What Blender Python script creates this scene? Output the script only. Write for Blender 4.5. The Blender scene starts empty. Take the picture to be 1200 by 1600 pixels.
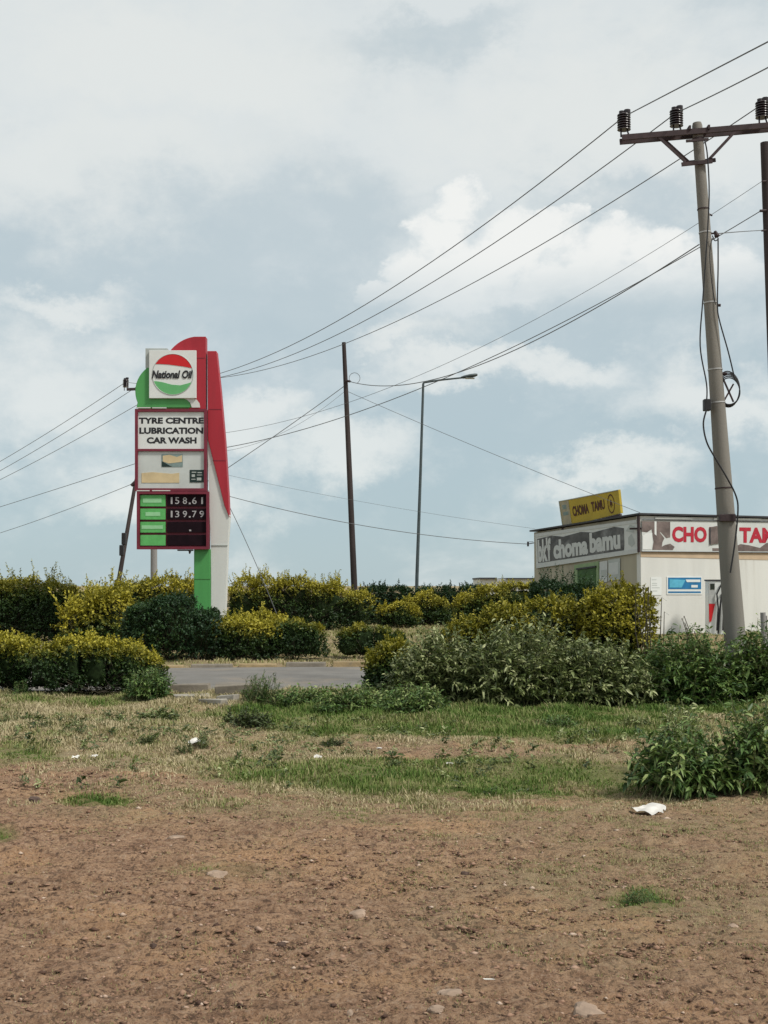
import bpy, bmesh, math, random
import numpy as np
from mathutils import Vector, Matrix
rnd = random.Random(7)
RG = np.random.default_rng(11)
S = bpy.context.scene
COL = S.collection
R = math.radians

# ------------------------------------------------------------------ camera
EYE = 1.6
PITCH = math.atan(115 / 2000.0)
cam_d = bpy.data.cameras.new("camera")
cam_d.sensor_fit = 'VERTICAL'; cam_d.sensor_height = 36.0; cam_d.lens = 36.0 * 2000 / 1600
cam_d.clip_start = 0.1; cam_d.clip_end = 9000
cam = bpy.data.objects.new("camera", cam_d); COL.objects.link(cam)
cam.location = (0, 0, EYE); cam.rotation_euler = (R(90) + PITCH, 0, 0)
S.camera = cam

# ------------------------------------------------------------------ sun, sky, exposure
SUN = Vector((0.55, -0.32, 0.77)).normalized()
sd = bpy.data.lights.new("sun", 'SUN'); sd.energy = 2.7; sd.angle = R(9); sd.color = (1.0, 0.955, 0.88)
so = bpy.data.objects.new("sun", sd); COL.objects.link(so)
so.rotation_euler = (-SUN).to_track_quat('-Z', 'Y').to_euler(); so.location = (10, -10, 30)
S.view_settings.view_transform = 'Standard'; S.view_settings.look = 'None'
S.view_settings.gamma = 1; S.view_settings.use_curve_mapping = False
S.view_settings.exposure = 0.27


class NT:
    """small node-tree writer"""
    def __init__(s, tree): s.t = tree; s.n = tree.nodes; s.l = tree.links
    def add(s, kind, **kw):
        nd = s.n.new(kind)
        for k, v in kw.items():
            if k.startswith('i_'):
                key = k[2:]; key = int(key) if key.isdigit() else key.replace('_', ' ')
                s.put(nd.inputs[key], v)
            else: setattr(nd, k, v)
        return nd
    def put(s, sock, v):
        if isinstance(v, bpy.types.NodeSocket): s.l.new(v, sock)
        elif isinstance(v, bpy.types.Node): s.l.new(v.outputs[0], sock)
        else:
            if isinstance(v, (tuple, list)) and len(v) == 3 and sock.type == 'RGBA': v = (*v, 1)
            sock.default_value = v
    def math(s, op, a, b=0.0, c=None, clamp=False):
        nd = s.n.new('ShaderNodeMath'); nd.operation = op; nd.use_clamp = clamp
        s.put(nd.inputs[0], a); s.put(nd.inputs[1], b)
        if c is not None: s.put(nd.inputs[2], c)
        return nd.outputs[0]
    def mix(s, f, a, b, mode='MIX'):
        nd = s.n.new('ShaderNodeMix'); nd.data_type = 'RGBA'; nd.blend_type = mode
        s.put(nd.inputs[0], f); s.put(nd.inputs[6], a); s.put(nd.inputs[7], b)
        return nd.outputs[2]
    def step(s, v, lo, hi):
        nd = s.n.new('ShaderNodeMapRange'); nd.interpolation_type = 'SMOOTHSTEP'
        s.put(nd.inputs[0], v); s.put(nd.inputs[1], lo); s.put(nd.inputs[2], hi)
        return nd.outputs[0]
    def noise(s, vec, scale, detail=4, rough=0.55, dist=0.0):
        nd = s.n.new('ShaderNodeTexNoise')
        if vec is not None: s.l.new(vec, nd.inputs['Vector'])
        nd.inputs['Scale'].default_value = scale; nd.inputs['Detail'].default_value = detail
        nd.inputs['Roughness'].default_value = rough; nd.inputs['Distortion'].default_value = dist
        return nd.outputs[0]
    def vmul(s, v, xyz):
        nd = s.n.new('ShaderNodeVectorMath'); nd.operation = 'MULTIPLY'
        s.l.new(v, nd.inputs[0]); nd.inputs[1].default_value = xyz
        return nd.outputs[0]


def pdir(px, py):
    """unit direction of a picture point, used only to say where a cloud hangs in the sky"""
    a, b = (px - 600) / 2000, (800 - py) / 2000
    v = Vector((a, math.cos(PITCH) - b * math.sin(PITCH), math.sin(PITCH) + b * math.cos(PITCH)))
    return v.normalized()


def P(px, py, d):
    """world point at distance Y=d under a picture point"""
    v = pdir(px, py)
    return Vector((v.x * d / v.y, d, EYE + v.z * d / v.y))


W = bpy.data.worlds.new("World"); S.world = W; W.use_nodes = True
W.node_tree.nodes.clear()
w = NT(W.node_tree)
gen = w.add('ShaderNodeTexCoord').outputs['Generated']
sky = w.add('ShaderNodeTexSky'); sky.sky_type = 'NISHITA'; sky.sun_disc = False
sky.sun_elevation = math.asin(SUN.z); sky.sun_rotation = math.atan2(SUN.x, SUN.y)
sky.air_density = 1.0; sky.dust_density = 2.0; sky.altitude = 1700
K = 10.0      # the background strength is 0.1: cloud radiances are written times ten
sep = w.add('ShaderNodeSeparateXYZ'); w.l.new(gen, sep.inputs[0])
zz = sep.outputs[2]
el = w.math('ADD', w.math('ABSOLUTE', zz), 0.0)
# flattened cloud-deck coordinates so that clouds bunch towards the horizon
deck = w.vmul(gen, (1.0, 1.0, 1.7))
n_big = w.noise(deck, 3.6, 9, 0.62, 0.3)
n_mid = w.noise(deck, 8.5, 7, 0.58, 0.5)
n_fine = w.noise(w.vmul(gen, (1, 1, 1.25)), 24.0, 8, 0.6, 0.2)
blue = w.mix(w.step(el, 0.0, 0.34), tuple(c * K for c in (0.36, 0.455, 0.49)), tuple(c * K for c in (0.46, 0.53, 0.555)))
grey = tuple(c * K for c in (0.645, 0.68, 0.675))
cov = w.math('ADD', w.math('MULTIPLY', n_big, 0.62), w.math('MULTIPLY', n_mid, 0.38))
hi = w.math('MULTIPLY', w.step(el, 0.12, 0.40), 0.16)
fac = w.math('MULTIPLY', w.step(w.math('ADD', cov, hi), 0.47, 0.66), 0.92)
veil = w.mix(fac, blue, grey)


def warp(vec, scale, amt, detail=6, rough=0.6):
    nz = w.n.new('ShaderNodeTexNoise'); w.l.new(w.vmul(vec, (1, 1, 1.4)), nz.inputs['Vector']); nz.inputs['Scale'].default_value = scale
    nz.inputs['Detail'].default_value = detail; nz.inputs['Roughness'].default_value = rough
    m1 = w.add('ShaderNodeVectorMath'); m1.operation = 'SUBTRACT'; w.l.new(nz.outputs['Color'], m1.inputs[0]); m1.inputs[1].default_value = (.5, .5, .5)
    m2 = w.vmul(m1.outputs[0], (amt, amt * .3, amt))
    m3 = w.add('ShaderNodeVectorMath'); m3.operation = 'ADD'; w.l.new(vec, m3.inputs[0]); w.l.new(m2, m3.inputs[1])
    return m3.outputs[0]


gw = warp(gen, 9.0, 0.15, 9, 0.66)
gcu = warp(gen, 34.0, 0.042, 9, 0.6)
SRC = [gw]


def blob(cx, cy, rx, ry):
    c = pdir(cx, cy)
    sub = w.add('ShaderNodeVectorMath'); sub.operation = 'SUBTRACT'
    w.l.new(SRC[0], sub.inputs[0]); sub.inputs[1].default_value = c
    m = w.vmul(sub.outputs[0], (2000 / rx, 3.0, 2000 / ry))
    ln = w.add('ShaderNodeVectorMath'); ln.operation = 'LENGTH'; w.l.new(m, ln.inputs[0])
    return w.math('SUBTRACT', 1.0, ln.outputs['Value'])


def field(blobs):
    f = None
    for b in blobs:
        v = blob(*b)
        if f is None: f = v
        else:
            nd = w.n.new('ShaderNodeMath'); nd.operation = 'SMOOTH_MAX'; w.put(nd.inputs[0], f); w.put(nd.inputs[1], v)
            nd.inputs[2].default_value = 0.25; f = nd.outputs[0]
    return f


edge = w.math('ADD', w.math('MULTIPLY', w.math('SUBTRACT', n_fine, 0.5), 1.5), w.math('MULTIPLY', w.math('SUBTRACT', n_mid, 0.5), 1.0))
# dark slate-blue patches between the clouds
dk = field([(250, 370, 420, 190), (130, 460, 260, 120), (470, 480, 260, 170), (640, 60, 190, 50), (560, 700, 420, 90), (900, 690, 420, 80),
            (850, 525, 300, 50), (170, 820, 320, 90), (1000, 330, 160, 40), (520, 330, 180, 130)])
dkf = w.math('MULTIPLY', w.step(w.math('ADD', dk, w.math('MULTIPLY', edge, 0.7)), -0.1, 0.75), 0.85)
veil = w.mix(dkf, veil, blue)
# pale soft clouds
pl = field([(60, 620, 190, 130), (90, 470, 120, 40), (200, 230, 330, 90), (540, 700, 170, 60), (430, 650, 90, 50), (640, 525, 120, 35),
            (250, 90, 420, 110), (950, 200, 420, 120), (960, 740, 160, 40), (90, 250, 260, 120), (1150, 620, 200, 60), (390, 680, 110, 60),
            (250, 780, 200, 50), (760, 580, 260, 35)])
plf = w.math('MULTIPLY', w.step(w.math('ADD', pl, w.math('MULTIPLY', edge, 0.75)), -0.25, 0.85), 0.85)
veil = w.mix(plf, veil, tuple(c * K for c in (0.69, 0.71, 0.685)))
# bright heaped clouds on the right
SRC[0] = gcu
cu = field([(722, 322, 46, 56), (706, 372, 74, 60), (655, 420, 70, 40), (820, 375, 70, 52), (870, 365, 60, 45), (770, 420, 150, 60), (940, 400, 130, 60),
            (1010, 405, 90, 45), (900, 440, 220, 60), (1080, 450, 140, 70), (590, 455, 50, 22), (700, 455, 110, 38)])
cuv = w.math('ADD', cu, w.math('MULTIPLY', edge, 0.35))
cuf = w.math('MULTIPLY', w.step(cuv, 0.02, 0.26), w.step(zz, pdir(760, 500).z, pdir(760, 385).z))
cu_col = w.mix(w.step(w.math('ADD', w.math('MULTIPLY', n_fine, 0.8), w.math('MULTIPLY', cu, 0.30)), 0.36, 0.60),
               tuple(c * K for c in (0.585, 0.635, 0.64)), tuple(c * K for c in (0.80, 0.80, 0.765)))
veil = w.mix(w.math('MULTIPLY', cuf, 0.94), veil, cu_col)
skyc = w.mix(0.90, sky.outputs[0], veil)
bg = w.add('ShaderNodeBackground'); w.put(bg.inputs[0], skyc); bg.inputs[1].default_value = 0.10
out = w.add('ShaderNodeOutputWorld'); w.l.new(bg.outputs[0], out.inputs[0])

# ------------------------------------------------------------------ helpers
ORIG = {}


def tag(o, label=None, cat=None, group=None, kind=None):
    if label: o['label'] = label
    if cat: o['category'] = cat
    if group: o['group'] = group
    if kind: o['kind'] = kind
    return o


def empty(name, loc, label, cat, group=None):
    o = bpy.data.objects.new(name, None); COL.objects.link(o); o.location = loc
    o.empty_display_size = 0.3
    ORIG[o.name] = Vector(loc)
    return tag(o, label, cat, group)


def link(name, me, parent=None):
    o = bpy.data.objects.new(name, me); COL.objects.link(o)
    if parent is not None:
        o.parent = parent; ORIG[o.name] = ORIG[parent.name]
    else: ORIG[o.name] = Vector((0, 0, 0))
    return o


class MB:
    def __init__(s): s.v = []; s.f = []
    def add(s, vs, fs):
        b = len(s.v); s.v += [Vector(x) for x in vs]; s.f += [[i + b for i in f] for f in fs]; return s
    def hexa(s, c8):       # 4 bottom then 4 top corners, both counter-clockwise
        return s.add(c8, [(3, 2, 1, 0), (4, 5, 6, 7), (0, 1, 5, 4), (1, 2, 6, 5), (2, 3, 7, 6), (3, 0, 4, 7)])
    def box(s, lo, hi):
        (x0, y0, z0), (x1, y1, z1) = lo, hi
        return s.hexa([(x0, y0, z0), (x1, y0, z0), (x1, y1, z0), (x0, y1, z0), (x0, y0, z1), (x1, y0, z1), (x1, y1, z1), (x0, y1, z1)])
    def tube(s, pts, r, n=8, caps=True):
        pts = [Vector(p) for p in pts]
        rs = r if isinstance(r, (list, tuple)) else [r] * len(pts)
        b = len(s.v); up = None
        for i, p in enumerate(pts):
            t = (pts[min(i + 1, len(pts) - 1)] - pts[max(i - 1, 0)]).normalized()
            if up is None: up = t.orthogonal().normalized()
            up = (up - t * up.dot(t)).normalized(); sd_ = t.cross(up)
            for k in range(n):
                a = 2 * math.pi * k / n
                s.v.append(p + (up * math.cos(a) + sd_ * math.sin(a)) * rs[i])
        for i in range(len(pts) - 1):
            for k in range(n):
                k2 = (k + 1) % n
                s.f.append([b + i * n + k, b + i * n + k2, b + (i + 1) * n + k2, b + (i + 1) * n + k])
        if caps:
            s.f.append([b + k for k in range(n)][::-1]); e = b + (len(pts) - 1) * n; s.f.append([e + k for k in range(n)])
        return s
    def beam(s, a, b_, w_, h_, up=Vector((0, 0, 1))):
        a, b_ = Vector(a), Vector(b_); t = (b_ - a).normalized(); sd_ = t.cross(up).normalized(); u = sd_.cross(t)
        c = []
        for p in (a, b_):
            c += [p - sd_ * w_ / 2 - u * h_ / 2, p + sd_ * w_ / 2 - u * h_ / 2, p + sd_ * w_ / 2 + u * h_ / 2, p - sd_ * w_ / 2 + u * h_ / 2]
        return s.hexa(c)
    def prism(s, front, back):      # matching loops
        n = len(front); b = len(s.v); s.v += [Vector(p) for p in front] + [Vector(p) for p in back]
        s.f.append([b + i for i in range(n)]); s.f.append([b + n + i for i in range(n)][::-1])
        for i in range(n):
            j = (i + 1) % n; s.f.append([b + i, b + n + i, b + n + j, b + j])
        return s
    def build(s, name, mat, parent=None, smooth=False, bevel=0.0):
        o = link(name, bpy.data.meshes.new(name), parent)
        og = ORIG[o.name]
        o.data.from_pydata([tuple(v - og) for v in s.v], [], s.f)
        bm = bmesh.new(); bm.from_mesh(o.data)
        bmesh.ops.recalc_face_normals(bm, faces=bm.faces)
        if bevel > 0:
            es = [e for e in bm.edges if len(e.link_faces) == 2 and e.calc_face_angle(0) > 0.6]
            bmesh.ops.bevel(bm, geom=es, offset=bevel, segments=2, affect='EDGES', profile=0.6)
        if smooth:
            for f in bm.faces: f.smooth = len(f.verts) <= 4
            for e in bm.edges:
                if len(e.link_faces) == 2 and e.calc_face_angle(0) > 0.9: e.smooth = False
        bm.to_mesh(o.data); bm.free()
        o.data.materials.append(mat)
        return o


# ------------------------------------------------------------------ materials
def pbr(name, col, rough=0.7, metal=0.0, var=0.15, scale=6.0, bump=0.0, bscale=40.0, stain=None, stain_amt=0.5, streak=False, spec=0.35):
    m = bpy.data.materials.new(name); m.use_nodes = True; n = NT(m.node_tree)
    b = m.node_tree.nodes['Principled BSDF']
    co = n.add('ShaderNodeTexCoord').outputs['Object']
    c2 = n.vmul(co, (1, 1, 0.12)) if streak else co
    nz = n.noise(c2, scale, 6, 0.6)
    c = n.mix(n.step(nz, 0.3, 0.7), tuple(x * (1 - var) for x in col), tuple(min(1, x * (1 + var)) for x in col))
    if stain:
        n2 = n.noise(c2, scale * 0.45, 8, 0.7, 0.3)
        c = n.mix(n.math('MULTIPLY', n.step(n2, 0.5, 0.72), stain_amt), c, stain)
    n.put(b.inputs['Base Color'], c)
    b.inputs['Roughness'].default_value = rough; b.inputs['Metallic'].default_value = metal
    b.inputs['Specular IOR Level'].default_value = spec
    n.put(b.inputs['Roughness'], n.math('ADD', rough - 0.1, n.math('MULTIPLY', nz, 0.2)))
    if bump:
        bp = n.add('ShaderNodeBump'); bp.inputs['Strength'].default_value = bump; bp.inputs['Distance'].default_value = 0.01
        n.put(bp.inputs['Height'], n.noise(co, bscale, 5, 0.6)); n.put(b.inputs['Normal'], bp.outputs[0])
    return m


def leafmat(name, stops, trans=0.22, rough=0.5, spec=0.3):
    m = bpy.data.materials.new(name); m.use_nodes = True; n = NT(m.node_tree)
    b = m.node_tree.nodes['Principled BSDF']; o = m.node_tree.nodes['Material Output']
    at = n.add('ShaderNodeAttribute', attribute_name='tint')
    rp = n.add('ShaderNodeValToRGB'); cr = rp.color_ramp
    while len(cr.elements) > 1: cr.elements.remove(cr.elements[0])
    cr.elements[0].position = stops[0][0]; cr.elements[0].color = (*stops[0][1], 1)
    for p_, c_ in stops[1:]:
        e = cr.elements.new(p_); e.color = (*c_, 1)
    n.l.new(at.outputs['Fac'], rp.inputs[0])
    b.inputs['Roughness'].default_value = rough; b.inputs['Specular IOR Level'].default_value = spec
    n.put(b.inputs['Base Color'], rp.outputs[0])
    tr = n.add('ShaderNodeBsdfTranslucent'); n.put(tr.inputs[0], n.mix(0.5, rp.outputs[0], (0.10, 0.16, 0.01)))
    mx = n.add('ShaderNodeMixShader'); mx.inputs[0].default_value = trans
    n.l.new(b.outputs[0], mx.inputs[1]); n.l.new(tr.outputs[0], mx.inputs[2]); n.l.new(mx.outputs[0], o.inputs[0])
    return m


M = {}
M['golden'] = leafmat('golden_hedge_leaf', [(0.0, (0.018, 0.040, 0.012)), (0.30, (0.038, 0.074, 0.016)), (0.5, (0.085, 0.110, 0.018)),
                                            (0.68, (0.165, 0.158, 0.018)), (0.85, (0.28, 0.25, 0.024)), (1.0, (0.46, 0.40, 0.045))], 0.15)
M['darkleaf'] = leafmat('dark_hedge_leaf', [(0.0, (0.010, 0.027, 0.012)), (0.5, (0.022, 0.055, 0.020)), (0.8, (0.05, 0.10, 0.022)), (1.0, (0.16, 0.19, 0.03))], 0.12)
M['weedleaf'] = leafmat('grey_green_leaf', [(0.0, (0.036, 0.054, 0.018)), (0.4, (0.092, 0.122, 0.040)), (0.75, (0.20, 0.235, 0.085)), (1.0, (0.40, 0.42, 0.21))], 0.15, 0.45)
M['freshleaf'] = leafmat('fresh_green_leaf', [(0.0, (0.028, 0.062, 0.018)), (0.4, (0.075, 0.140, 0.036)), (0.75, (0.150, 0.230, 0.062)), (1.0, (0.32, 0.38, 0.14))], 0.2, 0.45)
M['grass'] = leafmat('grass_blade', [(0.0, (0.055, 0.115, 0.022)), (0.35, (0.125, 0.190, 0.042)), (0.55, (0.25, 0.26, 0.10)), (0.75, (0.38, 0.32, 0.18)), (1.0, (0.52, 0.44, 0.28))], 0.15, 0.7, 0.15)
M['inner'] = pbr('shrub_dark_core', (0.016, 0.026, 0.010), 0.95, var=0.5, scale=14, spec=.05)  # dark colour of the opaque core added inside the hedges
M['twig'] = pbr('twig_bark', (0.045, 0.038, 0.024), 0.9, var=0.3, scale=12)
M['stem'] = pbr('green_stem', (0.13, 0.14, 0.06), 0.8, var=0.3, scale=12)
M['paintred'] = pbr('weathered_red_paint', (0.37, 0.022, 0.036), 0.5, var=0.16, scale=1.3, stain=(0.20, 0.03, 0.035), stain_amt=0.6, streak=True)
M['maroon'] = pbr('maroon_frame_paint', (0.17, 0.022, 0.040), 0.5, var=0.15, scale=3)
M['paintgreen'] = pbr('green_paint', (0.075, 0.30, 0.085), 0.5, var=0.13, scale=1.6, stain=(0.05, 0.21, 0.07), stain_amt=0.5, streak=True)
M['logored'] = pbr('logo_red', (0.56, 0.014, 0.018), 0.4, var=0.04)
M['logogreen'] = pbr('logo_green', (0.13, 0.42, 0.16), 0.4, var=0.05)
M['rowgreen'] = pbr('price_label_green', (0.11, 0.42, 0.12), 0.4, var=0.1)
M['rowpale'] = pbr('price_label_pale_green', (0.30, 0.60, 0.32), 0.4, var=0.06)
M['white'] = pbr('weathered_white_paint', (0.62, 0.63, 0.60), 0.5, var=0.05, scale=1.5, stain=(0.45, 0.44, 0.40), stain_amt=0.45, streak=True)
M['panel'] = pbr('sign_panel_white', (0.70, 0.72, 0.70), 0.35, var=0.04, scale=1.3, stain=(0.52, 0.52, 0.50), stain_amt=0.5)
M['panelgrey'] = pbr('sign_panel_grey', (0.40, 0.43, 0.41), 0.4, var=0.07, scale=2.0)
M['picpanel'] = pbr('picture_panel_pale', (0.53, 0.56, 0.54), 0.4, var=0.07, scale=2.0)
M['black'] = pbr('black_lettering', (0.018, 0.018, 0.022), 0.5, var=0.1)
M['display'] = pbr('price_display_black', (0.012, 0.005, 0.008), 0.7, var=0.2, spec=.1)
M['digit'] = pbr('flip_digit_white', (0.40, 0.385, 0.39), 0.6, var=0.03)
M['beige'] = pbr('faded_beige_plate', (0.58, 0.46, 0.27), 0.6, var=0.12, scale=2.5, stain=(0.45, 0.33, 0.18), stain_amt=0.6)
M['darkplate'] = pbr('dark_green_plate', (0.012, 0.030, 0.026), 0.4, var=0.2)
M['teal'] = pbr('grey_teal_print', (0.20, 0.27, 0.26), 0.5, var=0.15)
M['concrete'] = pbr('pole_concrete', (0.20, 0.188, 0.165), 0.85, var=0.14, scale=2.2, bump=0.5, bscale=60, stain=(0.15, 0.14, 0.125), stain_amt=0.6, streak=True)
M['polegrey'] = pbr('far_pole_concrete', (0.26, 0.25, 0.24), 0.85, var=0.12, scale=2.0, streak=True)
M['darksteel'] = pbr('rusty_dark_steel', (0.045, 0.029, 0.031), 0.7, var=0.3, scale=8, stain=(0.08, 0.045, 0.04), stain_amt=0.5)
M['insul'] = pbr('brown_porcelain', (0.022, 0.013, 0.014), 0.25, var=0.2, spec=0.5)
M['galv'] = pbr('galvanised_band', (0.45, 0.45, 0.44), 0.45, metal=0.3, var=0.15)
M['cable'] = pbr('black_cable', (0.020, 0.020, 0.022), 0.5, var=0.1)
M['wire'] = pbr('aluminium_wire', (0.12, 0.125, 0.13), 0.6, var=0.1)
M['woodpole'] = pbr('creosoted_wood', (0.040, 0.030, 0.029), 0.85, var=0.3, scale=5, stain=(0.085, 0.068, 0.062), stain_amt=0.6, streak=True, bump=0.4, bscale=30)
M['lamppole'] = pbr('painted_lamp_steel', (0.065, 0.085, 0.090), 0.5, var=0.15)
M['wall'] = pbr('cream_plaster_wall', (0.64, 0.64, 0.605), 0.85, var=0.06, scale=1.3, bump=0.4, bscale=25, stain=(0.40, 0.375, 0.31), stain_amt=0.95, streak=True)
M['wallb'] = pbr('shaded_stained_plaster', (0.38, 0.35, 0.27), 0.85, var=0.09, scale=1.5, bump=0.4, bscale=25, stain=(0.25, 0.23, 0.18), stain_amt=0.7, streak=True)  # the side wall's shade is put into this darker plaster, with stain streaks
M['band'] = pbr('tan_band_paint', (0.50, 0.38, 0.26), 0.8, var=0.08, scale=2)
M['roofdark'] = pbr('dark_roof_sheet', (0.045, 0.045, 0.050), 0.6, var=0.2)
M['banner'] = pbr('banner_vinyl', (0.58, 0.60, 0.58), 0.45, var=0.06, scale=1.6, stain=(0.36, 0.37, 0.36), stain_amt=0.5)
M['bannerdark'] = pbr('banner_dark_print', (0.085, 0.085, 0.085), 0.5, var=0.4, scale=2.0, stain=(0.26, 0.27, 0.27), stain_amt=0.8)
M['bannerred'] = pbr('banner_red_lettering', (0.42, 0.020, 0.040), 0.45, var=0.05)
M['bannerbrown'] = pbr('banner_brown_print', (0.16, 0.125, 0.115), 0.5, var=0.35, scale=3.0, stain=(0.30, 0.24, 0.21), stain_amt=0.6)
M['letterpale'] = pbr('pale_grey_lettering', (0.52, 0.54, 0.53), 0.45, var=0.05)
M['yellow'] = pbr('yellow_sign_face', (0.44, 0.325, 0.035), 0.5, var=0.1, scale=1.5, stain=(0.40, 0.30, 0.04), stain_amt=0.5)
M['brown'] = pbr('dark_brown_lettering', (0.075, 0.025, 0.012), 0.5, var=0.1)
M['greybeige'] = pbr('sign_faded_grey', (0.36, 0.33, 0.24), 0.5, var=0.12)
M['bluesign'] = pbr('blue_notice', (0.022, 0.17, 0.36), 0.4, var=0.15, scale=3)
M['skyblue'] = pbr('light_blue_print', (0.10, 0.40, 0.56), 0.4, var=0.1)
M['greendoor'] = pbr('green_door_paint', (0.045, 0.105, 0.030), 0.6, var=0.25, scale=5)
M['greentrim'] = pbr('pale_green_trim', (0.23, 0.32, 0.17), 0.7, var=0.1)
M['glassdark'] = pbr('dark_window', (0.02, 0.028, 0.02), 0.15, var=0.2)
M['pumpgrey'] = pbr('pump_grey_panel', (0.42, 0.43, 0.42), 0.4, var=0.08)
M['paper'] = pbr('white_paper', (0.60, 0.575, 0.53), 0.8, var=0.2, scale=8)
M['stone'] = pbr('field_stone', (0.31, 0.225, 0.165), 0.9, var=0.25, scale=7, bump=0.6, bscale=30)
M['darkstone'] = pbr('dark_clod', (0.09, 0.058, 0.045), 0.95, var=0.3, scale=14)
M['slab'] = pbr('broken_concrete', (0.33, 0.305, 0.26), 0.9, var=0.15, scale=4, bump=0.6, bscale=30, stain=(0.2, 0.18, 0.15), stain_amt=0.6)
M['kerbpaint'] = pbr('kerb_faded_yellow', (0.29, 0.215, 0.115), 0.85, var=0.2, scale=5, stain=(0.17, 0.145, 0.11), stain_amt=0.95, bump=0.8, bscale=25)
M['kerbgrey'] = pbr('kerb_dirty_grey', (0.19, 0.165, 0.13), 0.85, var=0.2, scale=5, stain=(0.10, 0.085, 0.07), stain_amt=0.8, bump=0.5, bscale=25)


def gz(x, y):
    """height of the ground"""
    x = np.asarray(x, float); y = np.asarray(y, float)
    near = np.clip((60 - y) / 25, 0, 1) * np.clip((60 + y) / 25, 0, 1)
    road = np.clip(np.abs(y - 22.6 - 0.10 * x) / 1.4 - 2.0, 0, 1)
    b = 0.022 * np.sin(0.9 * x + 0.4 * y) + 0.02 * np.sin(1.7 * y - 0.6 * x + 1) + 0.012 * np.sin(3.1 * x + 2.3 * y + 2)
    b += 0.007 * np.sin(7.3 * x - 5.1 * y) + 0.006 * np.sin(9.1 * y + 3.7 * x + 0.7)
    b += 0.05 * np.exp(-((x - 1.1) / 2.4) ** 2 - ((y - 12.9) / 0.8) ** 2)
    return b * near * (0.15 + 0.85 * road) - 0.012 * (1 - road)


def gzf(x, y): return float(gz(x, y))


def snz(x, y, seed=0):
    r = np.random.default_rng(seed + 100); v = np.zeros_like(x)
    for k in range(9):
        a = r.uniform(0, 6.28); f = r.uniform(0.5, 6.0); v += np.sin(f * (x * math.cos(a) + y * math.sin(a)) + r.uniform(0, 6.28)) / (1 + 0.35 * f)
    return v / 2.2


def zones(X, Y):
    """pigment of the ground: (green, straw) cover 0..1, the rest bare red-brown soil"""
    Ys = np.maximum(Y, 0.8)
    py = 915 + 3200 / Ys; px = 600 + 2000 * X / Ys
    n1 = snz(X, Y, 1); n2 = snz(X * 1.7, Y * 1.7, 2)
    def ell(cx, cy, rx, ry, soft=0.35, amp=0.35):
        d = np.sqrt(((px - cx) / rx) ** 2 + ((py - cy) / ry) ** 2) + amp * n1 + 0.2 * n2
        return np.clip((1 - d) / soft + 0.5, 0, 1)
    edge = 1232 - 28 * np.clip((420 - px) / 260, 0, 1) + 10 * n1 + 9 * n2
    veg = np.clip((edge - py) / 16 + 0.5, 0, 1)
    straw = veg * 0.85
    green = np.maximum.reduce([ell(660, 1213, 350, 30), ell(850, 1134, 260, 34), ell(540, 1120, 190, 30), ell(420, 1200, 160, 20, .5) * .6,
                               ell(30, 1180, 70, 22) * .6, ell(90, 1085, 160, 20) * .5, ell(930, 1222, 180, 26) * .8, ell(1120, 1100, 160, 14)])
    green *= 0.68 + 0.42 * np.clip(0.5 + n2, 0, 1)
    extra = np.maximum.reduce([ell(150, 1247, 60, 8, 1.0, .9) * .8, ell(5, 1309, 34, 14, .9, .7) * .8, ell(995, 1392, 46, 18, 1.0, .8) * .55, ell(330, 1362, 90, 12, 1.2, .8) * .3])
    green = np.maximum(green * veg, extra)
    bare = np.maximum(ell(730, 1170, 240, 17) * 0.65, ell(420, 1165, 120, 10) * .2)
    straw *= (1 - bare)
    # thin olive stubble over the soil on the right and in the transition
    stub = np.clip((px - 420 + 180 * n1) / 460, 0, 1) * np.clip((1580 - py) / 200, 0, 1) * 0.55 + 0.06
    stub = np.maximum(stub, np.clip(1 - np.abs(py - 1255) / 60, 0, 1) * 0.62 * np.clip((px + 40) / 240, .25, 1))
    straw = np.maximum(straw, stub * (py > 1150) * (0.75 + 0.35 * n2))
    far = np.clip((Y - 25) / 2, 0, 1)
    straw = straw * (1 - far) + 0.75 * far
    green = green * (1 - far) + far * np.clip(0.25 + 0.3 * n1, 0, 1)
    return np.clip(green, 0, 1), np.clip(straw, 0, 1)


def tri_mesh(name, V, F, mat, parent=None, tint=None, smooth=False):
    """V (n,3) world coordinates, F (m,3)"""
    o = link(name, bpy.data.meshes.new(name), parent); me = o.data
    V = V - np.array(ORIG[o.name])
    me.vertices.add(len(V)); me.vertices.foreach_set('co', V.astype(np.float32).ravel())
    me.loops.add(F.size); me.loops.foreach_set('vertex_index', F.astype(np.int32).ravel())
    me.polygons.add(len(F)); me.polygons.foreach_set('loop_start', np.arange(0, F.size, F.shape[1], dtype=np.int32))
    if smooth: me.polygons.foreach_set('use_smooth', np.ones(len(F), bool))
    me.update(calc_edges=True)
    if tint is not None:
        at = me.attributes.new('tint', 'FLOAT', 'POINT'); at.data.foreach_set('value', tint.astype(np.float32))
    me.materials.append(mat)
    return o


# ------------------------------------------------------------------ ground
def axis(lo, hi, st, far):
    a = list(np.arange(lo, hi + 1e-6, st)); s = st; v = hi
    while v < far: s *= 1.35; v += s; a.append(v)
    s = st; v = lo; b = []
    while v > -far: s *= 1.35; v -= s; b.append(v)
    return np.array(b[::-1] + a)


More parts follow.
